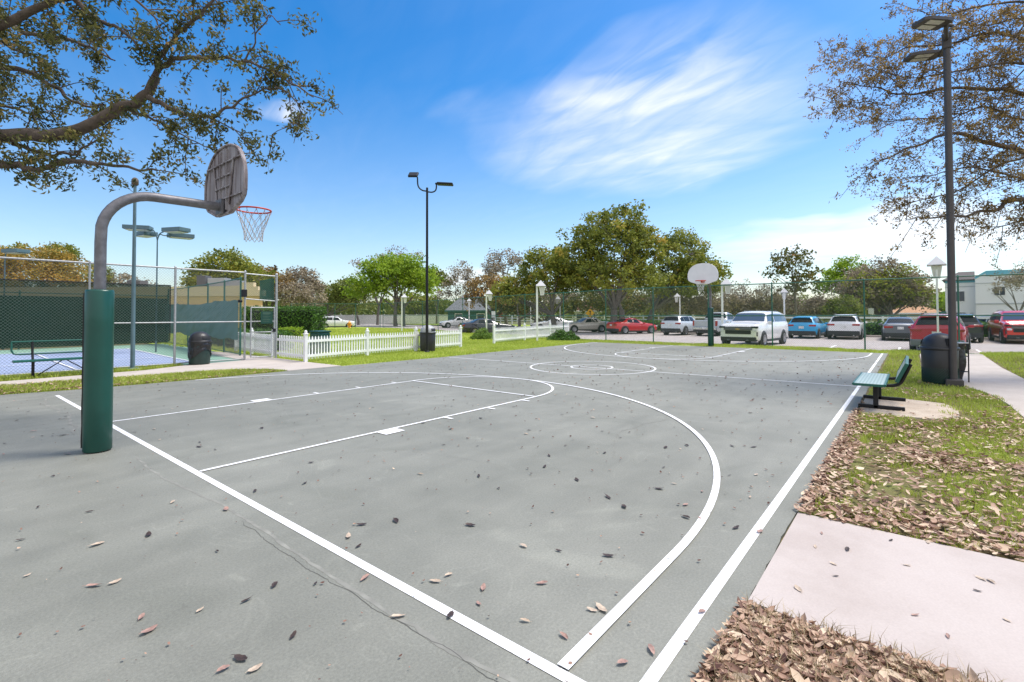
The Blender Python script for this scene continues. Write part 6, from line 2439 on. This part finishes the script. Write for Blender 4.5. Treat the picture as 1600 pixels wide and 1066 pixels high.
def litter(n, x0, x1, y0, y1, fn, L=0.075, zadd=0.0, p=1.0):
    x, y = scatter(n, x0, x1, y0, y1, p)
    pr = fn(x, y)
    k = rng.random(n) < pr
    k &= ~in_slab(x, y) & ~in_path(x, y)
    x, y = x[k], y[k]
    m = len(x)
    curled(x, y, zl_(x, y) + 0.012 + rng.uniform(0, 0.035, m) + zadd, L * rng.uniform(0.35, 1.25, m), rng.normal(0.57, 0.28, m), 'leaf_litter')


def dens_r(x, y):
    base = 0.20 + 0.85 * np.clip(vnoise(x, y, 1.6, 12.0) + 0.08, 0, 1)
    base += 0.9 * np.clip((3.7 - x) / 1.2, 0, 1)
    base += 0.8 * np.clip((-6.70 - y < 0.22) * 1.0, 0, 1) * np.clip((9 - x) / 4, 0, 1)
    base -= 0.30 * np.clip((x - 6) / 5, 0, 1)
    base += 0.45 * np.exp(-((x - 7.2) / 0.8) ** 2)
    base[in_pad(x, y)] *= 0.05
    base[y > -6.70] = 0
    return np.clip(base, 0, 1)


litter(7600, 0.15, 1.06, -9.0, -6.69, lambda x, y: np.where(y < -6.69, 1.0, 0), 0.076)
litter(8500, 2.60, 5.5, -9.5, -6.69, dens_r, 0.080)
litter(10500, 5.0, 12.6, -9.5, -6.69, dens_r, 0.080)
litter(900, 12, 22, -9, -6.66, lambda x, y: 0.35 * np.clip((20 - x) / 8, 0, 1), 0.08)
# line of leaves against the slab edge and in the strip on the left
litter(900, 2.60, 8.0, -6.80, -6.66, lambda x, y: np.where(y < -6.68, 0.9, 0.0), 0.07)
x, y = scatter(5200, -6, 4.7, 6.2, 8.7)
e0 = np.interp(x, le_x, le_y)
k = (y > e0 - 0.02) & (y < far_edge(x)) & (rng.random(len(x)) < np.clip(0.55 - 0.10 * x + 0.5 * (y < e0 + 0.35), 0.03, 1))
curled(x[k], y[k], np.full(k.sum(), 0.02), 0.08 * rng.uniform(.6, 1.2, k.sum()), rng.normal(.42, .24, k.sum()), 'leaf_litter')
x, y = scatter(500, 22.5, 25.0, -8, 6.5)
curled(x, y, np.full(500, 0.02), 0.08 * rng.uniform(.6, 1.2, 500), rng.normal(.4, .24, 500), 'leaf_litter')
# bare soil of the near corner: thin dry stems
x, y = scatter(4500, 0.2, 1.07, -9.0, -6.72)
blades('dry_grass', x, y, np.full(4500, 0.015), 0.06 * rng.uniform(.5, 1.3, 4500), 0.004, rng.uniform(0, 1.0, 4500), 2.2, m_straw)

# crumbs and specks blown over the court
x, y = scatter(2600, -3.0, 20.0, -6.6, 6.2, 1.3)
curled(x, y, np.full(2600, 0.008), 0.017 * rng.uniform(.4, 2.2, 2600) * np.clip(0.7 + x / 9, 0.7, 1.9), rng.normal(.12, .28, 2600), 'leaf_crumbs', 0.6)

# single leaves on the court, slab and walk
PRO = []
for k in range(7):
    rl_ = random.Random(200 + k)
    b = MB()
    L_, W_ = 0.082, 0.034
    cu, tw, be = rl_.uniform(0.3, 1.1), rl_.uniform(-0.5, 0.5), rl_.uniform(-0.2, 0.4)

    def lf(u, v, cu=cu, tw=tw, be=be):
        s = u * 2 - 1
        w = W_ * 0.5 * (1 - abs(s) ** 2.2) ** 0.8 * (1.0 + 0.12 * math.sin(u * 17))
        q = v * 2 - 1
        a = q * cu + tw * s
        return (s * L_ * 0.5, w * math.sin(a) / max(0.4, cu) if cu > 0.4 else w * q, w * (1 - math.cos(a)) * 1.1 + be * L_ * 0.35 * s * s + 0.004)
    b.grid(lf, 10, 6)
    b.tube([(0.041, 0, 0.004 + be * L_ * 0.35), (0.055, 0.004, 0.003 + be * L_ * 0.42)], 0.0011, 4)
    zmin = min(v[2] for v in b.v)
    b.v = [(x_, y_, z_ - zmin + 0.001) for x_, y_, z_ in b.v]
    PRO.append(b)
m_l1 = mat('fallen_leaf_dark', (0.045, 0.026, 0.019), 0.55, var=0.4, scale=40)
m_l2 = mat('fallen_leaf_tan', (0.46, 0.36, 0.27), 0.6, var=0.3, scale=40)
m_l3 = mat('fallen_leaf_red', (0.33, 0.20, 0.16), 0.55, var=0.35, scale=40)
KIND = [('dark brown', m_l1), ('pale tan', m_l2), ('reddish brown', m_l3)]
protos = {}
for ki, (kn, km) in enumerate(KIND):
    for k, b in enumerate(PRO):
        me = bpy.data.meshes.new('fallen_leaf')
        me.from_pydata(b.v, [], b.f)
        me.polygons.foreach_set('use_smooth', [True] * len(b.f))
        me.materials.append(km)
        protos[ki, k] = me


def zone(x, y):
    if y < -6.74:
        return 'on the pinkish concrete slab'
    if x < -0.05:
        return 'on the grey margin behind the near baseline'
    if abs(x) <= 0.05:
        return 'on the near baseline'
    if abs(y) < 1.83 and x < 2.9:
        return 'in the near half of the free throw lane'
    if abs(y) < 1.83 and x < 5.75:
        return 'in the lane close to the free throw line'
    if x < 7.6 and (x - 1.37) ** 2 + y * y < 6.2 ** 2:
        return 'between the lane and the right side of the near arc' if y < 0 else 'between the lane and the left side of the near arc'
    if y < -6.2 and x < 4:
        return 'between the near arc and the right sideline'
    if x < 9.0:
        return 'outside the near arc toward the right sideline' if y < 0 else 'outside the near arc toward the lawn'
    return 'near the centre circle' if x < 14 else 'on the far half of the court'


def single_leaf(x, y, z, ki, s=1.0):
    o = bpy.data.objects.new('fallen_leaf', protos[ki, rnd.randrange(7)])
    col.objects.link(o)
    o.location = (x, y, z)
    o.rotation_euler = (rnd.uniform(-0.12, 0.12), rnd.uniform(-0.12, 0.12), rnd.uniform(0, 2 * PI))
    sc = s * rnd.uniform(0.5, 1.08)
    o.scale = (sc, sc * rnd.uniform(0.8, 1.25), sc)
    kn = KIND[ki][0]
    tag(o, f'{kn} curled leaf lying {zone(x, y)}', 'fallen leaf', f'{kn} leaves {zone(x, y)}')


# the conspicuous ones where the photograph shows them
SEEN = [(570, 905, 2), (385, 940, 0), (233, 987, 2), (147, 917, 2), (180, 911, 1), (221, 966, 2), (399, 1047, 1), (376, 1031, 0), (349, 1048, 2), (623, 965, 1), (704, 963, 0), (755, 920, 2), (748, 945, 2), (820, 972, 1), (847, 913, 2), (818, 855, 1), (873, 862, 0), (735, 822, 0), (779, 764, 0), (973, 1038, 2), (1018, 1018, 2), (925, 955, 1), (940, 953, 1), (1021, 896, 1), (881, 996, 2), (429, 916, 0), (458, 995, 0), (232, 837, 0), (152, 852, 1), (139, 801, 0), (353, 797, 2), (565, 821, 0), (560, 855, 0), (680, 910, 1), (701, 900, 1), (748, 745, 0), (312, 692, 0), (311, 699, 0), (950, 778, 0), (975, 793, 0), (1097, 769, 2), (1071, 790, 2), (1097, 813, 2), (1073, 697, 0), (1040, 700, 0), (706, 636, 0), (858, 713, 0), (851, 730, 0), (1172, 778, 1), (1150, 826, 0), (1187, 832, 2), (1097, 958, 2), (270, 786, 1), (83, 745, 0), (66, 682, 0), (98, 681, 0), (210, 676, 0), (100, 655, 0), (1260, 687, 0), (1195, 655, 0), (1172, 646, 0), (932, 602, 0), (938, 600, 0), (1225, 585, 0), (1013, 609, 0), (1027, 614, 0), (1047, 611, 0)]
for px, py, ki in SEEN:
    g_ = G(px, py)
    single_leaf(g_.x, g_.y, 0.008, ki, 1.0)
for px, py, ki in ((1284, 834, 2), (1274, 855, 1), (1324, 859, 0), (1302, 882, 1), (1306, 901, 0), (1392, 845, 0), (1417, 884, 1), (1450, 848, 1), (1430, 962, 2), (1481, 995, 2), (1533, 905, 1), (1548, 909, 1), (1247, 921, 1), (1573, 970, 1), (1527, 924, 0)):
    g_ = G(px, py, 0.014)
    single_leaf(g_.x, g_.y, 0.018, ki, 0.85)
cnt = 0
while cnt < 210:
    x, y = rnd.uniform(-2.2, 15.5), rnd.uniform(-6.3, 6.2)
    if rnd.random() > math.exp(-max(0, x - 5) / 6) * (0.6 + 0.5 * noise.noise((x * 0.6, y * 0.6, 5))):
        continue
    if (Vector((x, y)) - CAM.to_2d()).length < 2.2:
        continue
    q = Vector((x, y, 0)) - CAM
    if abs(q.dot(RV) / q.dot(D)) > 1.1 or q.dot(D) < 0.5:
        continue
    single_leaf(x, y, 0.008, rnd.choices((0, 1, 2), (0.68, 0.18, 0.14))[0], rnd.choice((0.55, 0.8, 1.0)))
    cnt += 1
